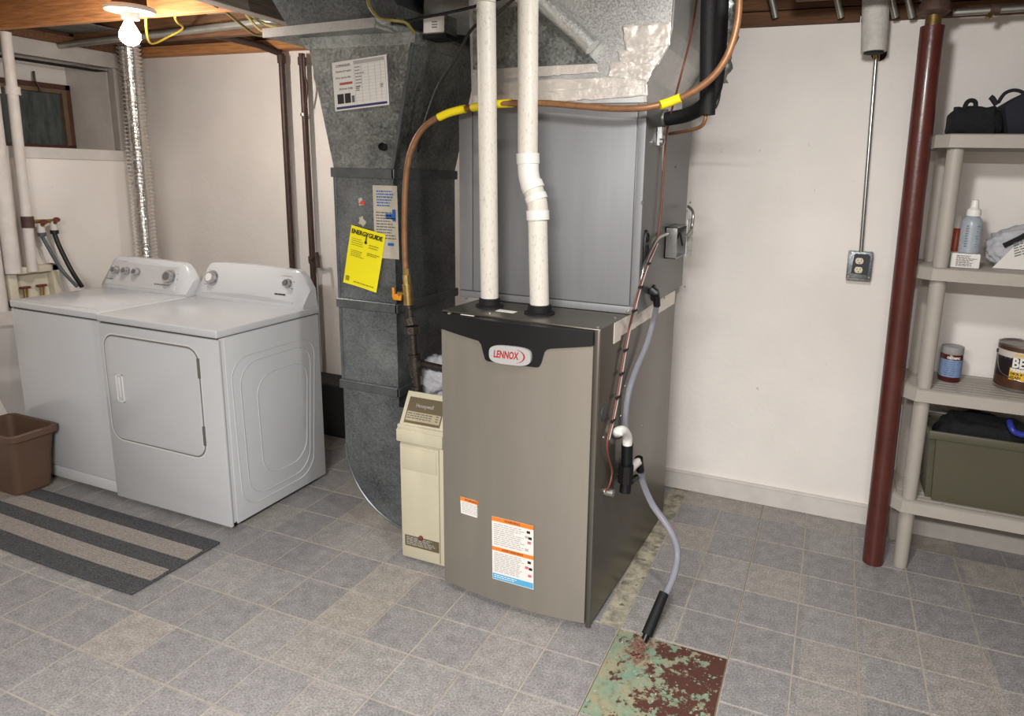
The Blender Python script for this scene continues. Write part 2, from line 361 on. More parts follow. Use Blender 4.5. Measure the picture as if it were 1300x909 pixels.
def text(body, fr, a, b, size, mt, parent, name='lettering', sx=1, align='LEFT', d=.0012, shear=0, bold=0, extrude=.0003, rot=0):
    cu = bpy.data.curves.new('txt', 'FONT'); cu.body = body; cu.size = size; cu.extrude = extrude; cu.align_x = align; cu.align_y = 'CENTER'; cu.shear = shear; cu.offset = bold; cu.resolution_u = 3
    t = bpy.data.objects.new('txt', cu); COL.objects.link(t); bpy.context.view_layer.update()
    me = bpy.data.meshes.new_from_object(t.evaluated_get(bpy.context.evaluated_depsgraph_get())); bpy.data.objects.remove(t); bpy.data.curves.remove(cu)
    bm = bmesh.new(); bm.from_mesh(me); bpy.data.meshes.remove(me)
    O = fr.p(a, b, d)
    c, s_ = math.cos(rot), math.sin(rot)
    for v in bm.verts:
        x, y = v.co.x*sx, v.co.y; x, y = c*x-s_*y, s_*x+c*y
        v.co = O+fr.u*x-fr.v*y+fr.n*v.co.z
    mb = MB(); mb.bm.free(); mb.bm = bm
    return mb.build(name, mt, parent, fix=False)
def lf(tl, tr, bl, hit): # frame of a label from three of its corners
    O = hit(*tl); return Fr(O, hit(*tr)-O, hit(*bl)-O)
def screw(mb, p, n, r=.005): mb.lathe(p, [(r, -.001), (r, .002), (r*.6, .004)], n, 8)

# ================================================================== SETTING
XL, XR, YB, YF, ZC = -4.0, 2.2, 3.0, -1.6, 2.1
ZS = 2.33
# floor
fl = struct(MB().box((XL-.7, YF-.1, -.12), (XR+.1, YB+.1, -.005)).build('floor', SLAB))
T = .38
def tile_mesh(wx, wy, nx, ny):
    mb = MB(); g = .0027
    mb.box((0.0006, 0.0006, -.005), (wx-.0006, wy-.0006, -.0016))
    nb = len(mb.bm.faces)
    for i in range(nx):
        for j in range(ny):
            a, b = i*wx/nx, j*wy/ny
            e0 = g*1.3
            mb.box((a+(e0 if i == 0 else g), b+(e0 if j == 0 else g), -.002), (a+wx/nx-(e0 if i == nx-1 else g), b+wy/ny-(e0 if j == ny-1 else g), 0), .0008, 1)
    mb.bm.faces.ensure_lookup_table()
    me = bpy.data.meshes.new('floor_tile')
    bmesh.ops.recalc_face_normals(mb.bm, faces=mb.bm.faces)
    for i, f in enumerate(mb.bm.faces): f.material_index = 0 if i < nb else 1
    mb.bm.to_mesh(me); mb.bm.free(); me.materials.append(GROUT); me.materials.append(TILE); return me
full = tile_mesh(T, T, 2, 2); narrow = tile_mesh(.356, T, 2, 2)
X0, X1, Y0 = -.5387, -.1795, 1.905
def put_tile(me, x, y):
    o = bpy.data.objects.new('floor_tile', me); COL.objects.link(o); o.parent = fl; o.location = V((x, y, 0))-ORG[fl.name]; return o
rowsj = range(-7, 3)
for j in rowsj:
    y = Y0+j*T
    for i in range(1, 11):
        x = X0-i*T
        if i == 1 and j >= 0: continue
        if x < XL-.35: continue
        put_tile(full, x, y)
    if j != -1: put_tile(narrow, X0+.002, y)
    for i in range(0, 7):
        put_tile(full, X1+i*T, y)
# tiles beside the bare adhesive strip are cut short where the furnace stands
half = tile_mesh(.19, T, 1, 2); wide = tile_mesh(.31, T, 2, 2)
for j in (0, 1, 2): put_tile(wide, X0-T, Y0+j*T)
for o in list(fl.children):
    pass
strip = MB()
strip.grid(lambda u, v: V((-.64+u*.102, 1.86+v*1.138, -.0042+.002*noise.noise(V((u*4, v*30, 0))))), 6, 60)
st = strip.build('adhesive_strip', MORTAR, fl, smooth=60); st['label'] = 'bare yellowed adhesive strip beside the furnace'; st['kind'] = 'stuff'
pt = MB().box((X0+.002, Y0-T+.002, -.0052), (X1-.004, Y0-.002, -.0038)).build('bare_floor_patch', PATCH, fl)
pt['label'] = 'bare patch of peeling green and dark red floor paint where one tile is missing'
fk = MB(); r2 = random.Random(3)
for k in range(420):   # loose flakes of rust and paint round the end of the drain tube
    a, d = r2.uniform(0, 2*PI), abs(r2.gauss(0, .035)); c = V((-.452+math.cos(a)*d, 1.838+math.sin(a)*d*1.5, -.0025+r2.uniform(0, max(.003, .022-d*.45))))
    s_ = r2.uniform(.004, .012); q = [c+V((r2.uniform(-s_, s_), r2.uniform(-s_, s_), r2.uniform(-.001, .002))) for _ in range(3)]
    vv = [fk.bm.verts.new(p) for p in q]; fk.bm.faces.new(vv)
fo = fk.build('paint_flakes', mat('rust_flake', (138, 98, 84), .8, var=.45, vscale=60), fl, fix=False); fo['kind'] = 'stuff'

# back wall, left wall with the window opening, walls round the rest of the basement
struct(MB().box((XL-.4, YB, -.005), (XR+.1, YB+.15, ZC)).build('wall_back', WALL))
bl = MB()
for x in (.32,): bl.box((x, YB-.0012, .12), (x+.003, YB+.01, ZC))
WY0, WY1, WZ0, WZ1 = 2.03, 2.812, 1.548, 2.045
wl = MB(); xo = XL-.55
wl.box((xo, YF, -.005), (XL, WY0, ZC)); wl.box((xo, WY1, -.005), (XL, YB, ZC)); wl.box((xo, WY0, -.005), (XL, WY1, WZ0)); wl.box((xo, WY0, WZ1), (XL, WY1, ZC))
struct(wl.build('wall_left', WALL))
BARE = mat('bare_block_wall', (120, 112, 104), .9, var=.15, vscale=4, bump=.3)
struct(MB().box((XR, YF, -.005), (XR+.1, YB, ZC)).build('wall_right', BARE))
struct(MB().box((XL, YF-.1, -.005), (XR, YF, ZC)).build('wall_front', BARE))
bb = MB().box((-1.9, YB-.016, 0), (.335, YB, .088), .003); bb.box((-1.9, YB-.02, .084), (.335, YB, .094), .002)
struct(bb.build('baseboard_back', TRIMW))
struct(MB().box((.345, YB-.014, 0), (XR, YB, .09), .003).build('baseboard_back', TRIMG))
# ceiling: subfloor boards, joists, ledger on the wall, header beam
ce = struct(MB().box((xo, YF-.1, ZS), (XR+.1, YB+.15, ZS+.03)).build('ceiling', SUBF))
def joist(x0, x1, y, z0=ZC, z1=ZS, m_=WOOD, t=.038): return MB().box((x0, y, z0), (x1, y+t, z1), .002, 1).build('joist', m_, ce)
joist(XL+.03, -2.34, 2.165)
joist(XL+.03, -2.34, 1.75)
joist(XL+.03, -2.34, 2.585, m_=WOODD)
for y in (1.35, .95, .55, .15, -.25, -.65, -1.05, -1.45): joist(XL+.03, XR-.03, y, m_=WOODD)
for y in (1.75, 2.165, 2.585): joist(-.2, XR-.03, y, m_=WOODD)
# plate boards lying on top of the walls
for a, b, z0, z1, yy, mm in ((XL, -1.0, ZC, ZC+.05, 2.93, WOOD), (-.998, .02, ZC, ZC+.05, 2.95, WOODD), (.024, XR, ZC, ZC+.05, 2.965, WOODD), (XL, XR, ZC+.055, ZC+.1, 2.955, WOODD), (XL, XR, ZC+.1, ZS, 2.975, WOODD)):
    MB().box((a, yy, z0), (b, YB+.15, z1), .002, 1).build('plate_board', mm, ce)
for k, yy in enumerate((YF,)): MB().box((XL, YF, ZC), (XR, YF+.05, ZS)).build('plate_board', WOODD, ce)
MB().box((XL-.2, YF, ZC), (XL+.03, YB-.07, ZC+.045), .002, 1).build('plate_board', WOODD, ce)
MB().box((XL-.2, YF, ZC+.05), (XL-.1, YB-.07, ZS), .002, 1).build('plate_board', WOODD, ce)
MB().box((XR-.03, YF, ZC), (XR+.1, YB-.07, ZS), .002, 1).build('plate_board', WOODD, ce)
hb = MB().box((-2.34, 1.39, ZC-.01), (-2.27, 2.7, ZS-.002), .003).build('header_beam', mat('grey_aged_wood', (124, 112, 102), .8, var=.3, vscale=8, stretch=(14, 1, 14)), ce)
# silver board between joists
o = MB().box((-3.99, 2.21, ZC+.06), (-3.6, 2.58, ZC+.065)).build('metal_pan', GALV, ce)
o = MB().box((-2.95, 2.21, ZC+.1), (-2.35, 2.58, ZC+.105)).build('metal_pan', GALVB, ce)
# window in its deep opening
wi = struct(thing('window_1', '', '')); del wi['label']; del wi['category']
wx = -4.42
wf = MB()
wfy0, wfy1, wfz0, wfz1 = WY0+.02, 2.80, 1.562, 1.925
for a, b in (((wx, wfy0, wfz0), (wx+.04, wfy0+.03, wfz1)), ((wx, wfy1-.03, wfz0), (wx+.04, wfy1, wfz1)), ((wx, wfy0, wfz1-.03), (wx+.04, wfy1, wfz1)), ((wx, wfy0, wfz0-.014), (wx+.04, wfy1, wfz0+.008))): wf.box(a, b, .002, 1)
wf.build('window_frame', SASH, wi)
ws = MB()
for a, b in (((wx+.01, wfy1-.055, wfz0+.008), (wx+.05, wfy1-.03, wfz1-.03)), ((wx+.01, wfy0+.03, wfz0+.008), (wx+.05, wfy0+.055, wfz1-.03)), ((wx+.01, wfy0+.055, wfz1-.055), (wx+.05, wfy1-.055, wfz1-.03))): ws.box(a, b, .002, 1)
ws.build('sash', SASHL, wi)
MB().box((wx+.015, wfy0+.055, wfz0+.008), (wx+.02, wfy1-.055, wfz1-.055)).build('pane', GLASSD, wi)
MB().tube([(wx+.055, 2.62, 1.87), (wx+.06, 2.615, 1.90), (wx+.055, 2.6, 1.93), (wx+.055, 2.6, 1.98)], .006, 8).build('latch', IRON, wi)
MB().box((wx-.01, WY0, WZ0-.003), (wx, WY1, 2.08)).build('window_back_board', WALL, wi)
MB().box((wx, WY0, wfz1), (wx+.01, WY1, WZ1)).build('upper_panel', WALL, wi)
MB().box((wx, 2.801, WZ0), (XL-.05, 2.806, WZ1)).build('reveal_panel', TRIMW, wi)
MB().box((-4.13, 2.0, 1.997), (-4.03, 2.8, 2.0)).build('reveal_strip', DARK, wi)
tr = MB(); tr.box((XL-.05, WY0-.02, WZ1-.03), (XL+.012, 2.96, ZC-.002), .003)
struct(tr.build('trim_1', TRIMG)); struct(MB().box((XL-.04, WY1-.012, WZ0+.001), (XL+.012, WY1+.05, WZ1-.031), .003).build('trim_2', TRIMG))
struct(MB().box((XL-.04, WY0-.02, WZ0-.06), (XL+.01, 2.93, WZ0), .003).build('trim_3', TRIMW))

# ================================================================== WASHER AND DRYER
def console(root, x0, x1, yb, z0, z1, mt, zslope=0):
    # slanted control console: profile in y,z, ends rounded over, bowed top edge
    n = 24; mb = MB(); prof = []
    for i in range(n+1):
        t = i/n; x = x0+(x1-x0)*t
        e = min(t, 1-t)*(x1-x0)
        k = 1 if e > .07 else math.sin(PI/2*(.18+.82*e/.07))
        top = z0+(z1-z0)*(.35+.65*k)+.010*math.sin(PI*t)*k
        ins = .03*(1-k)
        prof.append([(x, yb-.075+ins*.3, z0), (x, yb-.078+ins*.3, z0+.014), (x, yb-.03+ins*.2, top-.012), (x, yb-.018, top), (x, yb+.012, top), (x, yb+.02, z0)])
    bm = mb.bm; R = [[bm.verts.new(p) for p in r] for r in prof]
    for i in range(n):
        for k in range(6): bm.faces.new((R[i][k], R[i][(k+1) % 6], R[i+1][(k+1) % 6], R[i+1][k]))
    bm.faces.new(R[0]); bm.faces.new(R[-1][::-1])
    return mb.build('control_console', mt, root, smooth=35)
def knob(root, p, n, r, face=KNOBD, h=.02):
    k = MB().lathe(p, [(r*1.25, -.004), (r*1.25, .003), (r, .004), (r*.92, h), (r*.6, h+.001), (r*.55, h-.002), (.0005, h-.002)], n, 24).build('knob', CHROME, root, smooth=40)
    q = V(p)+V(n).normalized()*h
    MB().lathe(q, [(r*.66, -.004), (r*.64, .004), (r*.2, .005)], n, 20).build('knob_cap', face, k, smooth=40)
    return k
def appliance(name, label, x0, x1, y0, y1, front_z0):
    r = thing(name, label, name, ((x0+x1)/2, (y0+y1)/2, 0))
    MB().box((x0+.004, y0+.012, .03), (x1-.004, y1-.01, .815), .004).build('cabinet', ENAMEL, r, smooth=30)
    MB().box((x0+.03, y0+.04, 0), (x1-.03, y1-.04, .031)).build('base', DARK, r)
    MB().box((x0+.001, y0-.002, .818), (x1-.001, y1, .85), .007, 3).build('top_panel', ENAMEL, r, smooth=30)
    MB().box((x0+.008, y0+.01, .812), (x1-.008, y1-.012, .82)).build('top_gap', ENAMELD, r)
    return r
DX0, DX1, DY0, DY1 = -2.873, -2.185, 1.835, 2.395
WX0, WX1, WYF = -3.475, -2.877, 1.848
dr = appliance('dryer', 'white front-loading dryer with a round-cornered door, right of the washer', DX0, DX1, DY0, DY1, 0)
MB().box((DX0+.004, DY0, .018), (DX1-.0, DY0+.014, .812), .005).build('front_panel', ENAMEL, dr, smooth=30)
MB().box((DX1-.006, DY0+.03, .022), (DX1, DY1-.012, .812), .003).build('side_panel', ENAMEL, dr, smooth=30)
def rrect(x0, x1, z0, z1, r, n=6):
    P = []
    for cx, cz, a in ((x1-r, z0+r, -90), (x1-r, z1-r, 0), (x0+r, z1-r, 90), (x0+r, z0+r, 180)):
        for i in range(n+1): t = math.radians(a+90*i/n); P.append((cx+r*math.cos(t), cz+r*math.sin(t)))
    return P
d0, d1, e0, e1 = -2.838, -2.298, .305, .762
MB().prism(rrect(d0-.006, d1+.007, e0-.006, e1+.007, .062), 'y', DY0-.0008, DY0+.006).build('door_gap', mat('door_gap_grey', (118, 114, 110), .6), dr)
dd = MB().prism(rrect(d0, d1, e0, e1, .056), 'y', DY0-.004, DY0+.006, .003).build('door', ENAMEL, dr, smooth=30)
hx0, hx1, hz0, hz1 = -2.785, -2.742, .475, .6
hh = MB(); yy = DY0-.004
for a, b in (((hx0, yy-.004, hz0), (hx0+.006, yy+.002, hz1)), ((hx1-.006, yy-.004, hz0), (hx1, yy+.002, hz1)), ((hx0, yy-.004, hz0), (hx1, yy+.002, hz0+.008)), ((hx0, yy-.004, hz1-.008), (hx1, yy+.002, hz1))): hh.box(a, b, .002)
hh.box((hx0+.012, yy-.003, hz0+.02), (hx0+.024, yy+.001, hz1-.014), .001)
hh.build('door_handle', mat('handle_white', (214, 213, 211), .3), dd, smooth=30)
MB().prism(rrect(d0-.012, d1+.013, e0-.012, e1+.013, .068), 'y', DY0-.0004, DY0+.004).build('door_rim', mat('door_rim_white', (214, 213, 211), .3), dr)
for z in (.645, .36): MB().box((d1-.002, DY0-.005, z), (d1+.01, DY0+.002, z+.082), .001).build('hinge', mat('hinge_grey', (120, 116, 112), .4, metal=.5), dr)
# pressed ridges in the side sheet
for k, (a, b, c, d_) in enumerate(((.17, .47, .16, .62), (.09, .49, .10, .69), (.05, .515, .07, .72))):
    pts = []
    P = rrect(DY0+a, DY0+b, c, d_, .09, 5)
    M_ = [(DX1+.0002, p[0]+(-.018 if False else 0)+.05*(1-(p[1]/.7))*(-1 if p[0] > DY0+.3 else .3), p[1]) for p in P]
    if k == 0: M_ = M_+[M_[0]]
    else: M_ = M_[:12+0] if False else M_+[M_[0]]
    MB().tube(M_, .0022, 6, caps=False).build('pressed_ridge', ENAMEL, dr, smooth=60)
console(dr, DX0+.012, DX1-.012, 2.375, .849, 1.012, ENAMEL)
cn = V((0, -.93, .37))
def slope_pt(x, z, yb=2.375): # a point on the console face
    t = (z-.863)/(1.0-.863); return V((x, yb-.078+.048*t, z))
cface = Fr(slope_pt(DX0+.05, .995), V((1, 0, 0)), slope_pt(DX0+.05, .875)-slope_pt(DX0+.05, .995), DX1-DX0-.1, 1)
u1 = V((1, 0, 0)); v1 = (slope_pt(0, .875)-slope_pt(0, .995)).normalized()
def con_frame(x0, x1): O = slope_pt(x0, .995); return Fr(O, u1, v1, x1-x0, .13)
CFd = con_frame(DX0+.05, DX1-.06)
knob(dr, slope_pt(-2.765, .945)+CFd.n*.003, CFd.n, .03)
knob(dr, slope_pt(-2.30, .955)+CFd.n*.003, CFd.n, .018, INK)
sw = MB()
for i in range(24):
    t = i/24
    c0, c1 = slope_pt(DX0+.06+t*.56, .872), slope_pt(DX0+.06+(t+1/24)*.56, .872)
    sw.hexa([c0+V((0,-.002,0)), c1+V((0,-.002,0)), c1+V((0,-.001,.006+.012*math.sin(PI*(t+1/24)))), c0+V((0,-.001,.006+.012*math.sin(PI*t))), c0+V((0,.002,0)), c1+V((0,.002,0)), c1+V((0,.006,.012)), c0+V((0,.006,.012))])
sw.build('silver_swoosh', CONS, dr)
def dial_marks(root, c, fr, r, n=9):
    mb = MB()
    for i in range(n):
        a = math.radians(-40+260*i/(n-1)); p = c+fr.u*math.cos(a)*r-fr.v*math.sin(a)*r
        f = Fr(p, fr.u, fr.v, .01, .003); f.box(mb, -.6 if i % 3 else -1, 0, .6 if i % 3 else 1, 1, 0, .0006)
    mb.build('dial_marks', INK, root)['kind'] = 'stuff'
dial_marks(dr, slope_pt(-2.765, .945), CFd, .048); dial_marks(dr, slope_pt(-2.30, .955), CFd, .03, 5)
text('Roper', CFd, .80, .72, .016, INKB, dr, bold=.0006) if False else None
lines(CFd, dr, INKB, .79, .70, .90, .78, 1, d=.003, fill=.7, ragged=0, name='brand_print')
lines(CFd, dr, INKL, .82, .04, .93, .08, 1, d=.003, fill=.6, ragged=0)

wa = appliance('washer', 'white top-loading washing machine with four chrome knobs, beside the waste basket', WX0, WX1, WYF, 2.36, 0)
MB().box((WX0+.002, WYF, .078), (WX1-.002, WYF+.014, .812), .005).build('front_panel', ENAMEL, wa, smooth=30)
MB().box((WX0+.004, WYF+.002, .02), (WX1-.004, WYF+.016, .074), .004).build('kick_panel', ENAMEL, wa, smooth=30)
ld = MB().box((WX0+.05, WYF+.035, .849), (WX1-.05, 2.25, .853), .0015).build('lid', ENAMEL, wa, smooth=30)
console(wa, WX0+.0, WX1-.0, 2.335, .849, 1.0, ENAMEL)
CFw = con_frame(WX0+.03, WX1-.06); CFw.O += V((0, -.04, 0))
cp = lambda x, z: slope_pt(x, z, 2.335)
MB().hexa([cp(WX0+.035, .872)+V((0,-.002,0)), cp(WX1-.075, .872)+V((0,-.002,0)), cp(WX1-.075, .985)+V((0,-.002,0)), cp(WX0+.065, .985)+V((0,-.002,0)), cp(WX0+.035, .872)+V((0,.01,0)), cp(WX1-.075, .872)+V((0,.01,0)), cp(WX1-.075, .985)+V((0,.01,0)), cp(WX0+.065, .985)+V((0,.01,0))], .0008, 1).build('control_fascia', CONS, wa)
for x, z, r in ((-3.375, .94, .019), (-3.3, .941, .019), (-3.225, .942, .019), (-2.997, .936, .031)):
    knob(wa, cp(x, z)+CFw.n*.003, CFw.n, r, mat('knob_grey', (120, 120, 122), .3, metal=.7))
dial_marks(wa, cp(-2.997, .936), CFw, .049)
lines(CFw, wa, INK, .7, .78, .9, .83, 1, d=.004, fill=.7, ragged=0); lines(CFw, wa, INK, .02, .78, .12, .82, 1, d=.004, fill=.7, ragged=0, name='brand_print')
lines(CFw, wa, INKL, .12, .04, .26, .08, 1, d=.004, fill=.7, ragged=0)

# ================================================================== LAUNDRY CORNER
# two white pipes
def pipe_x(x, pts): return [HX(u, v, x) for u, v in pts]
p1 = thing('drain_pipe', 'thick white painted drain pipe standing left of the thinner one', 'pipe', (XL+.06, 2.14, .9))
MB().cyl((XL+.06, 2.13, .9), (XL+.06, 2.14, 2.1), .036).build('pipe_length', WPIPE, p1, smooth=40)
MB().cyl((XL+.06, 2.138, 1.80), (XL+.06, 2.138, 1.86), .042).build('coupling', WPIPE, p1, smooth=40)
p2 = thing('water_pipe', 'thinner white painted pipe with a brown tee feeding two red-handled taps', 'pipe', (XL+.07, 2.225, .9))
MB().cyl((XL+.07, 2.215, .9), (XL+.07, 2.235, 2.1), .024).build('pipe_length', WPIPE, p2, smooth=40)
MB().cyl((XL+.07, 2.222, 1.13), (XL+.07, 2.223, 1.19), .028).build('tee', RUST, p2, smooth=40)
MB().cyl((XL+.07, 2.233, 1.8), (XL+.07, 2.2335, 1.84), .032).build('coupling', WPIPE, p2, smooth=40)
MB().tube([(XL+.07, 2.23, 1.16), (XL+.07, 2.36, 1.16)], .011, 10).build('branch', BRASS, p2, smooth=40)
p3 = MB().cyl((XL+.055, 2.06, .0), (XL+.055, 2.06, 2.1), .028).build('drain_pipe', WPIPE, smooth=40); tag(p3, 'white painted pipe at the very left edge of the picture', 'pipe')
def tap(px, label, hcol, hose, xoff):
    c = HX(px[0], px[1], XL+.07)
    t = thing('hose_tap', label, 'tap', c)
    MB().cyl(c+V((0, 0, -.03)), c+V((0, 0, .02)), .017, 14).build('body', WPIPE, t, smooth=40)
    MB().cyl(c+V((0, 0, .0)), c+V((0.03, 0, .025)), .01, 10).build('stem', BRASS, t, smooth=40)
    MB().lathe(c+V((.03, 0, .025)), [(.006, -.004), (.015, 0), (.016, .006), (.006, .009)], (.6, -.3, .7), 12).build('handle', REDH, t, smooth=40)
    MB().cyl(c+V((0, 0, -.05)), c+V((0, 0, -.03)), .02, 10).build('hose_collar', hose, t, smooth=40)
    return c
c1 = tap((52, 288), 'hose tap on the brown tee feeding the dark grey hose', REDH, HOSEG, 0)
c2 = tap((68, 285), 'white hose tap feeding the black hose, right of the other tap', REDH, HOSEB, 0)
e1_ = V((-3.72, 2.44, .86))
h1 = MB().tube([c1+V((0, 0, -.05)), HX(60, 312, XL+.09), HX(78, 342, XL+.13), HX(98, 364, XL+.2)], .009, 10, 8).build('fill_hose', HOSEG, smooth=60); tag(h1, 'dark grey washer fill hose curving down left of the black one', 'hose')
h2 = MB().tube([c2+V((0, 0, -.05)), HX(75, 312, XL+.09), HX(90, 342, XL+.13), HX(104, 364, XL+.2)], .0115, 10, 8).build('fill_hose', HOSEB, smooth=60); tag(h2, 'black washer fill hose running down behind the washer', 'hose')
# washer outlet box
ob = thing('laundry_outlet_box', 'ivory recessed wall box with two red valves left of the washer', 'outlet box', (XL, 2.23, .75))
b0, b1, z0, z1 = 2.105, 2.352, .72, .925
fr_ = MB()
for a, b in (((b0, z0), (b1, z0+.035)), ((b0, z1-.035), (b1, z1)), ((b0, z0), (b0+.04, z1)), ((b1-.035, z0), (b1, z1))): fr_.box((XL+.001, a[0], a[1]), (XL+.06, b[0], b[1]), .003)
fr_.build('box_frame', OUTB, ob, smooth=30)
MB().box((XL+.001, b0+.02, z0+.02), (XL+.01, b1-.02, z1-.02)).build('box_back', OUTB, ob)
for y in (2.19, 2.27):
    v_ = MB().cyl((XL+.03, y, z0+.03), (XL+.03, y, z0+.09), .01, 10).build('valve', BRASS, ob, smooth=40)
    MB().box((XL+.02, y-.024, z0+.088), (XL+.045, y+.024, z0+.1), .004).build('valve_handle', REDH, v_, smooth=30)
# sink behind the washer, at the picture's left edge
sk = thing('laundry_sink', 'pale rounded sink on a stand, mostly hidden left of the washer', 'sink', (-3.69, 1.98, 0))
MB().lathe((-3.69, 1.99, 0), [(.10, .0), (.10, .06), (.085, .12), (.09, .24), (.12, .36), (.155, .43), (.165, .46), (.155, .49), (.17, .53), (.20, .62), (.215, .69), (.215, .71), (.19, .72), (.17, .70), (.12, .6), (.01, .58)], n=32).build('basin', SINKM, sk, smooth=50)
# foil dryer vent hose
vh = thing('vent_hose', 'silver foil dryer vent hose rising behind the washer to the ceiling', 'vent hose', (-3.76, 2.70, .3))
prof = []; z = .3; k = 0
while z < 2.14:
    prof.append((.049 if k % 2 == 0 else .0600, z-.3)); z += .0105; k += 1
MB().lathe((-3.73, 2.70, .3), prof, (0.015, 0, 1), 28).build('hose', FOIL, vh)
# ceiling lamp
lampc = HY(165, 45, 2.0); base = HY(165, 13, 2.0)
lm = thing('ceiling_lamp', 'bare lit bulb in a white porcelain holder under the joists', 'lamp', (base.x, 2.0, base.z))
MB().lathe((base.x, 2.0, base.z), [(.03, -.035), (.035, -.012), (.088, -.006), (.092, .004), (.088, .012), (.02, .02)], n=32).build('lamp_holder', PORC, lm, smooth=40)
MB().box((base.x-.06, 1.97, base.z+.012), (base.x+.06, 2.03, ZS)).build('mounting_block', WOODD, lm)
bz = lampc.z
MB().lathe((lampc.x, 2.0, bz), [(.014, .062), (.018, .045), (.029, .025), (.038, .005), (.038, -.012), (.027, -.03), (.008, -.039)], n=24).build('bulb', BULB, lm, smooth=60)
MB().cyl((lampc.x, 2.0, bz+.05), (lampc.x, 2.0, base.z-.03), .017).build('bulb_socket', PORC, lm, smooth=40)
point_light('lamp_light', (lampc.x, 2.0, bz-.06), 11, .035, (1, .95, .9))
# pipe under the joists and cables
cpA, cpB = HY(68, 59, 2.52), HY(352, 26, 2.52)
o = MB().cyl(cpA, cpB, .0165).build('water_pipe', STEELP, smooth=40); tag(o, 'grey steel pipe running under the joists behind the bulb', 'pipe')
cab = lambda pts, r, mt, lab: tag(MB().tube(pts, r, 8, 6).build('cable', mt, smooth=60), lab, 'cable')
cab([V((base.x+.06, 2.02, base.z+.01)), HY(190, 54, 2.3), HY(215, 46, 2.46), HY(232, 36, 2.46), HY(225, 28, 2.3), HY(222, 22, 2.22)], .005, CABLE, 'yellow cable looping from the lamp over the ceiling pipe')
cab([HY(258, 0, 2.1), HY(285, 14, 2.2), HY(305, 30, 2.3), HY(325, 44, 2.38), HY(345, 45, 2.42)], .006, CABLEG, 'olive cable draping across the ceiling pipe beside the header beam')
cab([HY(312, 18, 2.47), HY(322, 30, 2.47), HY(334, 40, 2.47), HY(352, 42, 2.47)], .006, CABLEG, 'short olive cable hooked on the ceiling pipe end')
cab([HY(320, 20, 2.5), HY(334, 30, 2.5), HY(356, 36, 2.5)], .006, CABLEG, 'upper olive cable wound at the ceiling pipe end')

# two brown pipes down the back wall
def wallpipe(px, lab, mark):
    A, B = HY(px[0], px[1], 2.95), HY(px[2], px[3], 2.95); B = A+(B-A)*((A.z-.1)/(A.z-B.z))
    t = thing('wall_pipe', lab, 'pipe', B)
    MB().cyl(A, B, .0165).build('pipe_length', BROWNP, t, smooth=40)
    for k in mark:
        p = A+(B-A)*k; MB().cyl(p+V((0, 0, .02)), p+V((0, 0, -.02)), .022, 14).build('fitting', RUST, t, smooth=40)
    return A, B, t
A1, B1, t1 = wallpipe((357, 68, 371, 333), 'dark brown pipe down the back wall, left of its pair', [.015])
A2, B2, t2 = wallpipe((383, 68, 397, 335), 'dark brown pipe down the back wall, nearer the duct', [.02, .56])
MB().cyl(HY(386, 145, 2.95)+V((0, 0, .004)), HY(386, 145, 2.95)-V((0, 0, .01)), .02, 14).build('clamp_ring', STEELP, t2, smooth=40)
MB().tube([HY(386, 70, 2.93), HY(387, 95, 2.93), HY(390, 110, 2.93), HY(388, 135, 2.94)], .006, 8, 4).build('side_tube', BROWNP, t2, smooth=40)
MB().tube([HY(396, 330, 2.93), HY(402, 322, 2.9), HY(404, 340, 2.9)], .012, 8).build('drain_valve', RUST, t2, smooth=40)
MB().tube([A1, A1+V((-.06, -.1, .03)), A1+V((-.16, -.3, .05))], .018, 10).build('upper_pipe', BROWNP, t1, smooth=40)

# ================================================================== RETURN DUCT
DYF, DYB = 2.09, 2.52
rd = thing('return_duct', 'tall grey galvanized return air duct with flared top left of the furnace', 'duct', (-1.67, 2.3, 0))
dxl, dxr = -1.805, -1.535
zt, z2, z3, z4 = 1.475, .957, .62, .36
def frust(mb, bot, top):
    (a0, a1, c0, c1, za), (b0_, b1_, d0_, d1_, zb) = bot, top
    return mb.hexa([V(p) for p in ((a0, c0, za), (a1, c0, za), (a1, c1, za), (a0, c1, za), (b0_, d0_, zb), (b1_, d0_, zb), (b1_, d1_, zb), (b0_, d1_, zb))])
frust(MB(), (dxl, dxr, DYF, DYB, zt), (-1.9, -1.435, DYF, DYB+.02, 1.925)).build('flared_section', GALV, rd)
MB().box((dxl, DYF, z2), (dxr, DYB, zt)).build('duct_section', GALVD, rd)
MB().box((dxl+.002, DYF+.001, z3), (dxr-.002, DYB, z2)).build('duct_section', GALVD, rd)
bx = [(dxl, z3), (dxl, z4)]
for i in range(1, 11):
    a = i/10*PI/2; bx.append((dxl+.36*(1-math.cos(a)), z4-.335*math.sin(a)))
bx += [(-1.225, .025), (-1.225, z3-.06), (dxr, z3-.06), (dxr, z3)]
MB().prism(bx, 'y', DYF, DYB-.06).build('boot', GALVD, rd)
rim = MB().tube([(p[0], DYF-.001, p[1]) for p in bx[1:13]], .004, 6); rim.build('boot_seam', CLEAT, rd, smooth=40)
def cleat(z, h=.018, x0=dxl, x1=dxr):
    mb = MB(); mb.box((x0-.012, DYF-.009, z-h), (x1+.008, DYF+.002, z+h), .002, 1); mb.box((x1-.002, DYF-.009, z-h), (x1+.009, DYB+.01, z+h), .002, 1); mb.box((x0-.011, DYF-.005, z-h), (x0+.002, DYB, z+h), .002, 1)
    return mb.build('drive_cleat', CLEAT, rd)
for z in (zt-.01, z2, z3): cleat(z)
for x0_, za, zb in ((dxl, z3, z2), (dxl, z2, zt)): MB().box((x0_-.004, DYF-.004, za+.02), (x0_+.006, DYF+.004, zb-.02), .001, 1).build('corner_seam', CLEAT, rd)
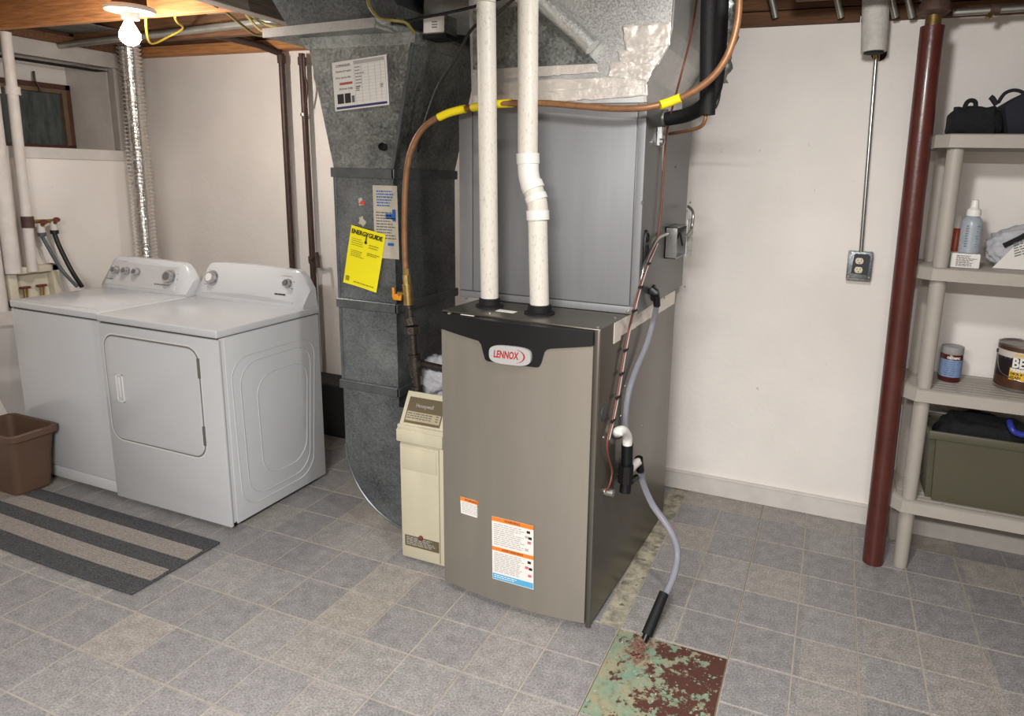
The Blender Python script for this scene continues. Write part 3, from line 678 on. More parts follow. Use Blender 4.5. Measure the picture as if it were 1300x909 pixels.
tp = HY(488, 187, DYF-.002); MB().lathe(tp, [(.014, 0), (.014, .02), (.011, .024), (.011, .01), (.002, .01)], (.1, -1, .1), 16).build('plug', RUBBER, rd, smooth=40)
sm = MB().hexa([V((-1.445, DYF-.004, 1.92)), V((-1.43, DYF-.004, 1.92)), V((-1.43, DYF+.004, 1.92)), V((-1.445, DYF+.004, 1.92)), V((-1.543, DYF-.004, zt)), V((-1.532, DYF-.004, zt)), V((-1.532, DYF+.004, zt)), V((-1.543, DYF+.004, zt))]).build('corner_seam', CLEAT, rd)
# cap / pan on top: tray with front lip
cz = 1.955
cap = MB(); cy0 = 1.985; cx0, cx1 = -2.06, -1.515
cap.hexa([V(p) for p in ((cx0, cy0+.05, cz), (cx1, cy0, cz), (cx1+.06, 2.62, cz), (cx0, 2.62, cz), (cx0, cy0+.05, cz+.028), (cx1, cy0, cz+.028), (cx1+.06, 2.62, cz+.028), (cx0, 2.62, cz+.028))])
cap.hexa([V(p) for p in ((-1.91, DYF-.002, 1.915), (-1.43, DYF-.002, 1.915), (-1.43, 2.54, 1.915), (-1.91, 2.54, 1.915), (-1.93, DYF-.01, cz), (-1.42, DYF-.01, cz), (-1.42, 2.6, cz), (-1.93, 2.6, cz))])
cap.build('duct_pan', GALV, rd)
lip = MB(); lip.hexa([V(p) for p in ((cx0-.002, cy0+.046, cz-.002), (cx1+.002, cy0-.004, cz-.002), (cx1+.002, cy0, cz-.002), (cx0-.002, cy0+.05, cz-.002), (cx0-.002, cy0+.046, cz+.03), (cx1+.002, cy0-.004, cz+.03), (cx1+.002, cy0, cz+.03), (cx0-.002, cy0+.05, cz+.03))])
lip.hexa([V(p) for p in ((cx1, cy0-.004, cz-.002), (cx1+.004, cy0-.004, cz-.002), (cx1+.064, 2.62, cz-.002), (cx1+.06, 2.62, cz-.002), (cx1, cy0-.004, cz+.03), (cx1+.004, cy0-.004, cz+.03), (cx1+.064, 2.62, cz+.03), (cx1+.06, 2.62, cz+.03))])
lip.build('pan_lip', GALVB, rd)
cap2 = MB().prism([(-1.98, cz+.028), (-1.5, cz+.028), (-1.50, 2.05), (-1.62, 2.2), (-1.62, ZS), (-2.1, ZS), (-2.1, 2.15), (-2.03, 2.05)], 'y', 2.09, 2.6).build('upper_duct', GALVD, rd)
# things stuck on the duct
hd = lambda u, v: HY(u, v, DYF-.0015)
t_ = thing('service_sticker', 'white furnace service record sticker on the flared duct section', 'sticker', hd(460, 100))
f = lf((421.5, 80), (490.5, 69), (426, 141.5), hd)
f.part('sticker', PAPER, t_, 0, 0, 1, 1, 0, .001)
f.part('bar', NAVY, t_, .03, .92, .97, .97, .0009, .0014)
f.part('header_bar', INKL, t_, .4, .03, .96, .1, .0009, .0014)
gl = MB()
for i in range(12): f.box(gl, .4, .12+i*.065, .97, .123+i*.065, .0009, .0013)
for x in (.4, .53, .66, .78, .88, .965): f.box(gl, x, .12, x+.004, .88, .0009, .0013)
gl.build('table_lines', INKL, t_)
f.part('red_bar', mat('dull_red_ink', (176, 76, 70), .6), t_, .12, .43, .36, .48, .0009, .0014)
for a, b in ((.06, .18), (.2, .31), (.33, .38)): f.part('picture', INKB if a < .3 else INK, t_, a, .66 if a < .3 else .72, b, .86, .0009, .0014)
text('COMMANDER', f, .065, .09, .013, INK, t_, sx=.8); text('Service & repair', f, .06, .2, .011, INK, t_); text('24 hr service line', f, .05, .33, .010, INK, t_); text('24-hour help', f, .1, .56, .012, INK, t_)
lines(f, t_, INK, .42, .15, .6, .6, 7, fill=.3, ragged=.6); lines(f, t_, INKB, .42, .55, .5, .65, 3, fill=.5); lines(f, t_, INKB, .86, .55, .92, .64, 3, fill=.5)
t_ = thing('instruction_label', 'aged cream instruction label with blue print behind the yellow label', 'label', hd(490, 280))
f = lf((473, 235), (504, 236), (476.5, 327), hd)
f.part('label_sheet', OLDP, t_, 0, 0, 1, 1, 0, .0006)
lines(f, t_, BLUE, .15, .07, .85, .3, 6, fill=.5, d=.001); lines(f, t_, INK, .1, .36, .9, .75, 10, fill=.4, d=.001)
f.part('blue_mark', BLUE, t_, .5, .38, .78, .45, .0005, .001); f.part('blue_mark', BLUE, t_, .78, .32, .92, .48, .0005, .001); f.part('blue_mark', BLUE, t_, .55, .78, .8, .82, .0005, .001)
t_ = thing('energy_guide_label', 'bright yellow energy guide label hanging crooked on the duct', 'label', hd(463, 325))
f = lf((446.5, 285.5), (489.5, 298), (436.5, 358), lambda u, v: HY(u, v, DYF-.006))
yl = MB().grid(lambda u, v: f.p(u, v, .0015+.006*(max(0, v-.75)*4)**2*max(0, (.5-u))*.8+.002*math.sin(u*4+v*3)), 12, 12).build('label_sheet', YLAB, t_, smooth=60, fix=False)
text('ENERGYGUIDE', f, .5, .09, .0235, INKB, t_, sx=.92, align='CENTER', d=.005, bold=.0007)
ar = MB(); f.box(ar, .48, .08, .51, .2, .0045, .005); ar.lathe(f.p(.495, .22, .0045), [(.006, 0), (.006, .0006)], f.n, 12); ar.build('arrow', INKB, t_)
lines(f, t_, mat('olive_ink', (120, 112, 30), .6), .08, .2, .45, .34, 4, d=.0048, fill=.25); lines(f, t_, MATS['olive_ink'], .6, .24, .92, .32, 2, d=.0048, fill=.3)
lines(f, t_, MATS['olive_ink'], .1, .4, .5, .52, 4, d=.0048, fill=.3); lines(f, t_, MATS['olive_ink'], .58, .38, .95, .44, 2, d=.0048, fill=.4); lines(f, t_, MATS['olive_ink'], .3, .92, .95, .95, 1, d=.0048, fill=.5)
f.part('corner_emblem', mat('olive_mark', (150, 140, 30), .6), t_, .06, .86, .16, .94, .004, .0055)
for (u, v, r, c, l) in ((458, 257, .017, PINK, 'torn pink and white sticker remnant on the duct'), (459, 281, .02, PAPER, 'torn whitish sticker remnant above the yellow label')):
    mb = MB(); c0 = hd(u, v); vs_ = []
    for i in range(14): a = 2*PI*i/14; rr = r*random.uniform(.5, 1.1); vs_.append((c0.x+math.cos(a)*rr, c0.z+math.sin(a)*rr))
    mb.prism(vs_, 'y', DYF-.0008, DYF+.0002); oo = mb.build('sticker_remnant', OLDP, None); tag(oo, l, 'sticker')
    if c is PINK: hd2 = MB().prism([(c0.x-.008, c0.z-.006), (c0.x+.02, c0.z-.01), (c0.x+.012, c0.z+.008), (c0.x, c0.z+.006)], 'y', DYF-.0012, DYF-.0005).build('red_scrap', mat('scrap_red', (208, 70, 56), .6), oo)

# ================================================================== BEIGE AIR CLEANER BOX
bc = thing('air_cleaner_box', 'narrow beige enamelled air cleaner box between duct and furnace', 'air cleaner', (-1.346, 2.03, 0))
x0, x1, y0, y1 = -1.444, -1.25, 1.96, 2.023
MB().box((x0, y0+.008, .004), (x1, y1, .49), .003).build('door_panel', BEIGE, bc, smooth=30)
MB().box((x0+.003, y0, .012), (x1-.022, y0+.01, .475), .003).build('front_cover', BEIGE, bc, smooth=30)
MB().box((x0+.012, y0-.003, .375), (x1-.03, y0+.004, .465), .003).build('hand_grip', BEIGE, bc, smooth=30)
MB().box((x1-.018, y0+.014, .006), (x1+.001, y1, .49), .002).build('side_rail', BEIGED, bc)
MB().box((x0-.004, y0-.012, .487), (x1+.002, y1, .535), .004).build('handle_band', BEIGE, bc, smooth=30)
MB().prism([(y0-.004, .537), (y0+.062, .655), (y1, .665), (y1, .537)], 'x', x0, x1+.002, .004).build('sloped_head', BEIGE, bc, smooth=30)
MB().prism([(y0-.006, .531), (y0-.006, .552), (y1, .552), (y1, .531)], 'x', x0-.002, x1+.003, .003).build('head_band', BEIGE, bc, smooth=30)
O = V((x0+.018, y0-.004+.0085+.046, .537+.1)); sl = V((0, -.066, -.118)).normalized()
f = Fr(V((x0+.018, y0+.056, .6435)), V((1, 0, 0)), sl, .155, .098)
f.part('name_plate', BRONZE, bc, 0, 0, 1, 1, -.001, .002)
text('Honeywell', f, .22, .3, .021, INKL, bc, d=.0022, sx=.85)
pl = MB(); f.box(pl, .03, .55, .97, .9, .0018, .0024); pl.build('control_strip', mat('plate_tan', (168, 156, 128), .5), bc)
lines(f, bc, INK, .05, .6, .78, .86, 3, d=.0027, fill=.45); lines(f, bc, INK, .84, .5, .92, .86, 4, d=.0027, fill=.45)
f = Fr(V((x0+.018, y0-.0005, .105)), V((1, 0, 0)), V((0, 0, -1)), .152, .045)
f.part('rating_plate', BRONZE, bc, 0, 0, 1, 1, -.001, .001); lines(f, bc, INKL, .05, .12, .95, .9, 5, d=.0013, fill=.4)
MB().lathe((x0+.09, y0, .105), [(.01, 0), (.009, .006), (.004, .009)], (0, -1, 0), 12).build('indicator_light', REDH, bc, smooth=40)
MB().sphere((x1+.003, y0+.02, .5), .009).build('latch_screw', BRASS, bc, smooth=60)

tl = HY(412, 487, 2.8)
dbx = MB().box((tl.x-.25, 2.8, 0), (tl.x+.32, 2.975, tl.z), .01).build('dark_block', mat('dark_block', (30, 28, 27), .8, var=.2, vscale=12)); tag(dbx, 'low dark block on the floor at the back wall, behind the return duct', 'crate')  # plain near-black block filling the dark spot by the wall
# crumpled plastic bag on the duct behind the box
random.seed(5)
bg = MB()
t = bmesh.new(); bmesh.ops.create_icosphere(t, subdivisions=5, radius=1)
for v in t.verts:
    c = v.co.copy(); k = 1+.38*noise.noise(c*2.1+V((3, 1, 2)))+.16*abs(noise.noise(c*5.3))
    fold = .12*abs(math.sin(noise.noise(c*2.5)*18))
    v.co = V((-1.375+c.x*.1*(k+fold), 2.165+c.y*.065*(k+fold), .68+c.z*.08*(k+fold)))
bg._merge(t); o = bg.build('plastic_bag', BAGP, smooth=180); tag(o, 'crumpled clear plastic bag tucked behind the beige box', 'bag')

# ================================================================== FURNACE
FO = V((-.628, 1.862, 0)); FA = math.radians(-2.6)
FM = Matrix.Translation(FO) @ Matrix.Rotation(FA, 4, 'Z')
FW, FD, FH = .572, .853, 1.023
fn = (FM.to_3x3() @ V((0, -1, 0))).normalized(); fs = (FM.to_3x3() @ V((1, 0, 0))).normalized(); FMi = FM.inverted()
def hfront(u, v): return HP(u, v, FM @ V((0, -.012, 0)), fn)
def hside(u, v, d=.0): return HP(u, v, FM @ V((d, 0, 0)), fs)
fu = thing('furnace', 'taupe metal gas furnace with black badge trim in the middle of the room', 'furnace', FM @ V((-FW/2, FD/2, 0)))
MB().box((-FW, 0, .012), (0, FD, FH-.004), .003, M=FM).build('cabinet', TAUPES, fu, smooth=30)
MB().box((-FW-.001, -.004, FH-.006), (.001, FD, FH), .002, M=FM).build('top_plate', TAUPES, fu, smooth=30)
MB().box((-FW+.02, .03, 0), (-.02, FD-.02, .013), M=FM).build('base', DARK, fu)
MB().box((-.016, -.006, .004), (0, .006, FH-.004), .002, M=FM).build('corner_flange', TAUPES, fu, smooth=30)
S0, S1 = -FW+.002, -.018
def bow(s): t = (s-S0)/(S1-S0); return -.012-.026*(1-(2*t-1)**2)
def strip_panel(zlo, zhi, cols, off, th, name, mt):
    bm = bmesh.new(); A = []; 
    for s_ in cols:
        y = bow(s_)-off
        A.append([bm.verts.new(FM @ V((s_, y, zlo(s_)))), bm.verts.new(FM @ V((s_, y, zhi(s_)))), bm.verts.new(FM @ V((s_, y+th, zhi(s_)))), bm.verts.new(FM @ V((s_, y+th, zlo(s_))))])
    for i in range(len(cols)-1):
        for k in range(4): bm.faces.new((A[i][k], A[i+1][k], A[i+1][(k+1) % 4], A[i][(k+1) % 4]))
    bm.faces.new(A[0]); bm.faces.new(A[-1][::-1])
    mb = MB(); mb.bm.free(); mb.bm = bm; return mb.build(name, mt, fu, smooth=30)
cols = [S0+(S1-S0)*i/28 for i in range(29)]
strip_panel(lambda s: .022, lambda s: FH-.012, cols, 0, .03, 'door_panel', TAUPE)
key = []
for u, v in ((563.7, 418), (602.5, 431), (608, 432.5), (611.5, 437), (615, 450), (617, 456), (620, 458), (682, 466), (685, 465), (687.5, 460), (691, 447), (694, 444), (699, 442.5), (757, 439.5)):
    P = FMi @ HP(u, v, FM @ V((0, -.036 if 600 < u < 710 else -.016, 0)), fn); key.append((P.x, P.z))
def zl(s):
    if s <= key[0][0]: return key[0][1]
    for a, b in zip(key, key[1:]):
        if a[0] <= s <= b[0]: return a[1]+(b[1]-a[1])*(s-a[0])/max(1e-6, b[0]-a[0])
    return key[-1][1]
cc = sorted(cols+[k[0] for k in key if S0 < k[0] < S1])
strip_panel(zl, lambda s: FH-.006, cc, .006, .035, 'badge_trim', BLACK)
# badge
hb_ = lambda u, v: HP(u, v, FM @ V((0, -.048, 0)), fn)
f = lf((621.5, 436.5), (674.5, 442), (621.5, 460), hb_)
sz = f.w
PP = [(.5+.5*math.copysign(abs(math.cos(a))**.62, math.cos(a)), .5+.5*math.copysign(abs(math.sin(a))**.62, math.sin(a))) for a in [2*PI*i/36 for i in range(36)]]
bd = bmesh.new(); fa = [bd.verts.new(f.p(a, b, .004)) for a, b in PP]; fb = [bd.verts.new(f.p(a, b, -.008)) for a, b in PP]
bd.faces.new(fa)
for i in range(36): bd.faces.new((fa[i], fa[(i+1) % 36], fb[(i+1) % 36], fb[i]))
mb = MB(); mb.bm.free(); mb.bm = bd; bgo = mb.build('badge', BADGE, fu, smooth=40)
text('LENNOX', f, .11, .5, .033, RED, bgo, sx=.66, d=.0045, shear=.18, bold=.0009)
sw = MB()
for i in range(22):
    a0, a1 = [math.radians(-75+150*k/22) for k in (i, i+1)]
    w0, w1 = .002+.035*math.cos(math.radians(-75+150*i/22)), .002+.035*math.cos(math.radians(-75+150*(i+1)/22))
    q = [(.60+.27*math.cos(a0), .5+.38*math.sin(a0)), (.60+.27*math.cos(a1), .5+.38*math.sin(a1)), (.60+(.27-w1)*math.cos(a1), .5+(.38-w1)*math.sin(a1)), (.60+(.27-w0)*math.cos(a0), .5+(.38-w0)*math.sin(a0))]
    sw.bm.faces.new([sw.bm.verts.new(f.p(a, b, .0047)) for a, b in q])
sw.build('red_swoosh', RED, bgo, fix=False)
# door labels
hl = lambda u, v: HP(u, v, FM @ V((0, -.0385, 0)), fn)
hl2 = lambda u, v: HP(u, v, FM @ V((0, -.0315, 0)), fn)
f = lf((584.5, 630), (613, 638.5), (585.5, 651), hl2); f.n = -f.n if f.n.dot(fn) < 0 else f.n
f.part('small_warning_label', PAPER, fu, 0, 0, 1, 1, 0, .0012); f.part('label_band', LORANGE, fu, 0, 0, 1, .22, .001, .0016); lines(f, fu, INKL, .06, .3, .95, .95, 7, d=.0016, fill=.4, ragged=.3)
text('WARNING', f, .5, .11, .011, INKB, fu, align='CENTER', d=.0018)
f = lf((624.5, 655), (677.5, 667.5), (625.5, 734), hl)
f.part('large_warning_label', PAPER, fu, 0, 0, 1, 1, 0, .0012)
f.part('label_band', LORANGE, fu, 0, 0, 1, .065, .001, .0017); f.part('label_band', LORANGE, fu, 0, .47, 1, .53, .001, .0017); f.part('label_foot', LBLUE, fu, .01, .90, .99, .99, .001, .0017)
text('WARNING', f, .5, .033, .0125, INKB, fu, align='CENTER', d=.0019); text('AVERTISSEMENT', f, .5, .5, .0115, INKB, fu, align='CENTER', d=.0019)
lines(f, fu, INKL, .05, .1, .8, .45, 11, d=.0016, fill=.4, ragged=.35); lines(f, fu, INKL, .05, .56, .8, .88, 11, d=.0016, fill=.4, ragged=.3); lines(f, fu, PAPER, .05, .92, .6, .98, 2, d=.002, fill=.4)
for a, b, m_ in ((.84, .1, INKB), (.8, .18, INKL), (.88, .19, INKB), (.86, .26, PINK), (.8, .38, INKL), (.86, .57, INKB), (.8, .66, PINK), (.89, .67, INKB), (.87, .78, PINK)): f.part('symbol', m_, fu, a, b, a+.08, b+.04, .001, .0017)
# top screws, stickers, side screws
sc = MB()
for u, v in ((570.5, 398), (622, 397.5), (759, 416), (781, 404)): screw(sc, HZ(u, v, FH+.001), (0, 0, 1), .006)
for u, v in ((835, 518), (816, 540), (793, 490), (788, 528), (766, 555)): screw(sc, hside(u, v), fs, .005)
sc.build('screws', STEELP, fu, smooth=40)
f = Fr(HZ(634, 393, FH+.001), V((1, -.05, 0)), V((0, -1, 0)), .07, .03); f.n = V((0, 0, 1)); f.part('top_sticker', PAPER, fu, 0, 0, 1, 1, 0, .001)
f = Fr(HZ(586, 399, FH+.001), V((1, -.05, 0)), V((0, -1, 0)), .05, .008); f.n = V((0, 0, 1)); f.part('top_sticker', PAPER, fu, 0, 0, 1, 1, 0, .001)
MB().lathe(hside(766.5, 524), [(.026, -.002), (.026, .003), (.022, .005), (.002, .005)], fs, 24).build('plug', mat('plug_grey', (62, 62, 64), .5), fu, smooth=40)
tpz = MB()
for i in range(12):
    a, b = i/12, (i+1)/12
    y_a, y_b = .17+a*.66, .17+b*.66; j1, j2 = .004*noise.noise(V((a*9, 0, 0))), .004*noise.noise(V((b*9, 0, 0)))
    tpz.box((-.001, y_a, FH-.058+j1), (.003, y_b, FH-.002), M=FM)
tpz.box((-.001, .115, FH-.07), (.0035, .175, FH-.002), M=FM)
tpz.build('foil_tape', TAPE, fu)
# collars where the plastic pipes enter the top
PL = HZ(619.5, 390, FH); PR = HZ(683, 399, FH)
for p, r in ((PL, .0365), (PR, .0395)): MB().lathe((p.x, p.y+.012, FH), [(r+.012, -.001), (r+.012, .006), (r, .008), (r, .03), (r-.006, .032)], n=28).build('pipe_collar', RUBBER, fu, smooth=40)

# ================================================================== WHITE PLASTIC PIPES
PLc = V((PL.x, PL.y+.012, FH)); PRc = V((PR.x, PR.y+.012, FH))
pv = thing('intake_pipe', 'aged white plastic pipe standing straight up from the furnace top, left one', 'pipe', PLc)
MB().cyl(PLc+V((0, 0, .02)), V((HY(615.5, 0, 1.97).x, 1.97, 2.3)), .0305, 28).build('pipe_length', PVC, pv, smooth=40)
cpt = HY(615.5, 0, 1.97); MB().cyl(cpt-V((0, 0, .008)), cpt+V((0, 0, .08)), .0345, 28).build('coupling', PVC, pv, smooth=40)
px_ = thing('exhaust_pipe', 'aged white plastic pipe with a white offset elbow, right one on the furnace', 'pipe', PRc)
yt = PRc.y+.004
up0 = HY(669, 0, yt+.01); up1 = HY(670, 200, yt+.01); m0 = HY(671, 222, yt+.005); m1 = HY(682, 256, yt); lo0 = HY(682.5, 278, yt)
r_ = .0325
MB().cyl(V((up0.x, up0.y, 2.3)), up1, r_, 28).build('pipe_length', PVC, px_, smooth=40)
MB().cyl(lo0, PRc+V((0, 0, .02)), r_*.98, 28).build('pipe_length', PVC, px_, smooth=40)
MB().cyl(HY(669, 0, yt+.01)-V((0, 0, .004)), HY(669, 0, yt+.01)+V((0, 0, .08)), r_+.004, 28).build('coupling', PVC, px_, smooth=40)
MB().cyl(HY(670, 195, yt+.01), HY(670.5, 208, yt+.01), r_+.005, 28).build('fitting_rim', PVCW, px_, smooth=40)
el = MB().tube([HY(670.5, 206, yt+.01), HY(671, 220, yt+.008), HY(673.5, 232, yt+.006), HY(677, 243, yt+.003)], r_+.002, 28, 6); el.build('elbow', PVCW, px_, smooth=60)
MB().cyl(HY(674.5, 233, yt+.004), HY(678, 241.5, yt+.003), r_+.005, 28).build('fitting_rim', PVCW, px_, smooth=40)
MB().tube([HY(677, 241, yt+.003), HY(680.5, 252, yt), HY(682.5, 262, yt), HY(682.5, 272, yt)], r_+.001, 28, 6).build('elbow', PVC, px_, smooth=60)
MB().cyl(HY(679.5, 248, yt), HY(682, 255, yt), r_+.004, 28).build('fitting_rim', PVCW, px_, smooth=40)
MB().cyl(HY(682.5, 267, yt), HY(683, 279, yt), r_+.005, 28).build('fitting_rim', PVCW, px_, smooth=40)
f = Fr(PLc+V((.014, -.0275, .95)), V((0, 0, -1)), V((-1, 0, 0)), .8, .006)
text('PVC SCH 40 PIPE  ASTM D 1785  NSF  2 IN', Fr(V((PLc.x+.012, PLc.y-.0308, 1.95)), V((0, 0, -1)), V((-1, 0, 0)), .8, .006), 0, .5, .012, BLUE, pv, name='pipe_print', sx=1.3, d=0)

# ================================================================== COIL CABINET
CX0, CX1, CY0, CY1, CZ0, CZ1 = -1.272, -.587, 2.12, 2.82, FH, 1.712
cb = thing('coil_cabinet', 'grey sheet metal coil cabinet sitting on top of the furnace', 'cabinet', ((CX0+CX1)/2, (CY0+CY1)/2, CZ0))
MB().box((CX0, CY0, CZ0+.001), (CX1, CY1, CZ1), .003).build('casing', COILS, cb, smooth=30)
MB().box((CX0+.06, CY0-.008, CZ0+.03), (CX1-.028, CY0+.004, CZ1-.004), .003).build('front_panel', COILG, cb, smooth=30)
MB().box((CX0+.002, CY0-.004, CZ0+.03), (CX0+.055, CY0+.004, CZ1-.004), .002).build('side_flange', COILG, cb, smooth=30)
MB().box((CX1-.025, CY0-.005, CZ0+.003), (CX1+.001, CY0+.004, CZ1-.002), .002).build('corner_flange', COILG, cb, smooth=30)
MB().box((CX0+.002, CY0-.006, CZ0+.002), (CX1-.002, CY0+.004, CZ0+.027), .002).build('bottom_rail', COILG, cb, smooth=30)
hc = lambda u, v, d=0: HX(u, v, CX1+d)
sc = MB()
for u, v in ((815, 257), (876, 257), (869, 364), (843, 378), (858, 212)): screw(sc, hc(u, v), (1, 0, 0), .005)
for u, v in ((797, 395), (592, 378), (690, 385)): screw(sc, HY(u, v, CY0-.006), (0, -1, 0), .006)
sc.build('screws', STEELP, cb, smooth=40)
ovc = hc(818.5, 316.5)
gr = MB()
gp = [(ovc.y+.024*math.copysign(abs(math.cos(a))**.8, math.cos(a)), ovc.z+.066*math.copysign(abs(math.sin(a))**.8, math.sin(a))) for a in [2*PI*i/28 for i in range(28)]]
gr.prism(gp, 'x', CX1-.001, CX1+.008, .002); gm = gr.build('grommet', BLACK, cb, smooth=40)
hp_ = MB()
for dz in (-.04, 0, .04): hp_.lathe(ovc+V((.008, 0, dz)), [(.016, -.001), (.016, .003), (.012, .004), (.012, .001), (.002, .001)], (1, 0, 0), 16)
hp_.build('grommet_rings', RUBBER, gm, smooth=40)
pt_ = hc(829, 372); MB().lathe(pt_, [(.03, -.001), (.03, .006), (.02, .01), (.014, .02), (.002, .02)], (1, 0, 0), 20).build('drain_flange', BLACK, cb, smooth=40)
f = Fr(hc(842, 172)+V((.001, 0, 0)), V((0, 1, 0)), V((0, 0, -1)), .022, .12); f.part('tag_strip', PAPER, cb, 0, 0, 1, 1, 0, .001)
# junction box beside the grommet
jb = thing('junction_box', 'open steel junction box with its cover plate tilted on the coil cabinet side', 'junction box', hc(858, 305))
a = hc(845, 288); b = hc(868, 327)
jbm = MB(); y0_, y1_, za, zb = a.y, a.y+.19, hc(845, 327).z, a.z
jbm.box((CX1, y0_, za), (CX1+.004, y1_, zb))
for p_, q_ in (((y0_, za), (y1_, za+.003)), ((y0_, zb-.003), (y1_, zb)), ((y0_, za), (y0_+.003, zb)), ((y1_-.003, za), (y1_, zb))): jbm.box((CX1, p_[0], p_[1]), (CX1+.045, q_[0], q_[1]))
jbm.build('box_body', EMT, jb)
cv = MB().hexa([V((CX1+.045, y1_-.02, za-.01)), V((CX1+.048, y1_-.02, za-.01)), V((CX1+.068, y1_-.005, za-.005)), V((CX1+.065, y1_-.005, za-.005)), V((CX1+.045, y1_-.02, zb+.02)), V((CX1+.048, y1_-.02, zb+.02)), V((CX1+.068, y1_-.005, zb+.03)), V((CX1+.065, y1_-.005, zb+.03))]); cv.build('cover_plate', GALVB, jb)
MB().tube([(CX1+.015, y0_+.02, zb-.02), (CX1+.03, y0_+.07, zb-.05), (CX1+.03, y0_+.12, zb-.03), (CX1+.035, y0_+.15, zb-.08)], .004, 6, 5).build('loose_wires', CABLEB, jb, smooth=50)
o = MB().tube([hc(813, 362, .008), hc(817, 340, .010), hc(824, 322, .012), hc(835, 303, .016), hc(847, 297, .02)], .006, 10, 6).build('armoured_cable', EMT, smooth=50); tag(o, 'grey armoured cable curving into the junction box', 'cable')
o = MB().tube([HX(874, 262, -.56), HX(880, 270, -.52), HX(878, 290, -.52), HX(872, 300, -.52)], .006, 8, 5).build('armoured_cable', STEELP, smooth=50); tag(o, 'short grey cable bowing behind the junction box cover', 'cable')

# ================================================================== SUPPLY PLENUM
pn = thing('supply_plenum', 'bright galvanized supply plenum with foil tape above the coil cabinet', 'duct', (-.9, 2.45, CZ1))
pol = [(-1.22, CZ1), (-.592, CZ1), (-.597, 1.79), (-.556, 1.832), (-.53, 1.875), (-.519, 1.93), (-.517, 2.01), (-.517, ZS-.003), (-1.24, ZS-.003)]
MB().prism(pol, 'y', 2.122, 2.66).build('plenum_body', GALVB, pn)
MB().prism([(-.7, 1.74), (-.52, 1.82), (-.45, 1.96), (-.43, 2.06), (-.43, ZS-.003), (-.7, ZS-.003)], 'y', 2.665, 2.86).build('rear_elbow', GALV, pn)
sd = MB()
for (a0, b0_), (a1, b1_) in zip(pol[1:7], pol[2:8]): sd.hexa([V((a0-.002, 2.116, b0_)), V((a0+.004, 2.116, b0_)), V((a1+.004, 2.116, b1_)), V((a1-.002, 2.116, b1_)), V((a0-.002, 2.126, b0_)), V((a0+.004, 2.126, b0_)), V((a1+.004, 2.126, b1_)), V((a1-.002, 2.126, b1_))])
sd.build('corner_seam', mat('bright_edge', (214, 212, 206), .3, metal=.8), pn)
# crinkled tape patches on the plenum front
def tape(quad, n=12, amp=.006, seed=0):
    P = [HY(u, v, 2.117) for u, v in quad]
    def fn_(u, v):
        p = P[0]*(1-u)*(1-v)+P[1]*u*(1-v)+P[2]*u*v+P[3]*(1-u)*v
        e = 1 if 0 < u < 1 and 0 < v < 1 else .4
        q = V((p.x*16, 0, p.z*22+seed)); off = amp*(abs(noise.noise(q))*1.3+.35*abs(noise.noise(q*3.1)))*e
        if not (0 < u < 1 and 0 < v < 1): p = p+V((noise.noise(p*60)*.006, 0, noise.noise(p*60+V((5, 5, 5)))*.006))
        return V((p.x, p.y-off, p.z))
    return MB().grid(fn_, n*3, n).build('foil_tape', TAPE, pn, smooth=28, fix=False)
tape(((600, 121), (822, 107), (822, 121), (600, 137)), 12, .004, 1)
tape(((640, 104), (822, 95), (820, 110), (640, 121)), 12, .004, 2)
tape(((640, 84), (758, 79), (760, 92), (640, 100)), 8, .001, 3)
tape(((790, 33), (852, 28), (850, 58), (795, 66)), 12, .008, 4)
tape(((783, 64), (848, 58), (835, 82), (790, 82)), 12, .009, 5)
tape(((776, 78), (836, 76), (822, 104), (772, 98)), 12, .009, 6)
MB().prism([(HY(600, 30, 2.11).x, HY(600, 88, 2.11).z), (HY(757, 80, 2.11).x, HY(757, 80, 2.11).z), (HY(690, 12, 2.11).x, HY(690, 6, 2.11).z), (HY(600, 30, 2.11).x, HY(600, 14, 2.11).z)], 'y', 2.112, 2.125).build('tube_shade_panel', GALV, pn)  # darker steel panel paints the takeoff tube's shadow onto the plenum front
tk = MB().tube([HY(752, 60, 2.092), HY(735, 42, 2.088), HY(690, 4, 2.08), HY(668, -16, 2.078)], .028, 20); tk.build('takeoff_tube', GALVB, pn, smooth=40)
# damper motor box and round duct left of the pipes
dm = thing('damper_actuator', 'small square control box with a white label under the ceiling', 'control box', HY(553, 30, 2.12))
a = HY(537, 26, 2.12); b = HY(563, 42, 2.12)
MB().box((a.x, 2.12, b.z), (b.x, 2.21, a.z+.02), .002).build('box_body', GALV, dm)
f = lf((538, 22), (564, 20), (538, 42), lambda u, v: HY(u, v, 2.119)); f.part('box_label', PAPER, dm, 0, 0, 1, 1, 0, .001); lines(f, dm, INK, .4, .3, .7, .8, 3, d=.0013, fill=.5)
MB().box((a.x, 2.121, b.z-.014), (b.x+.01, 2.2, b.z)).build('box_foot', DARK, dm)
rdct = thing('branch_duct', 'round galvanized branch duct running under the ceiling behind the control box', 'duct', HY(560, 30, 2.35))
pA, pB = HY(530, 10, 2.34), HY(625, 18, 2.34)
MB().cyl(V((-1.50, 2.34, 2.09)), V((-1.225, 2.34, 2.06)), .085, 28).build('duct_length', GALVB, rdct, smooth=40)
MB().cyl(V((-1.30, 2.34, 2.065)), V((-1.24, 2.34, 2.06)), .091, 28).build('collar', GALVB, rdct, smooth=40)
hdt = MB().prism([(-1.86, 2.03), (-1.62, 1.985), (-1.33, 2.0), (-1.27, 2.1), (-1.27, ZS-.003), (-1.86, ZS-.003)], 'y', 2.63, 2.9).build('trunk_duct', GALVD); tag(hdt, 'dark galvanized trunk duct near the back wall above the return duct', 'duct')

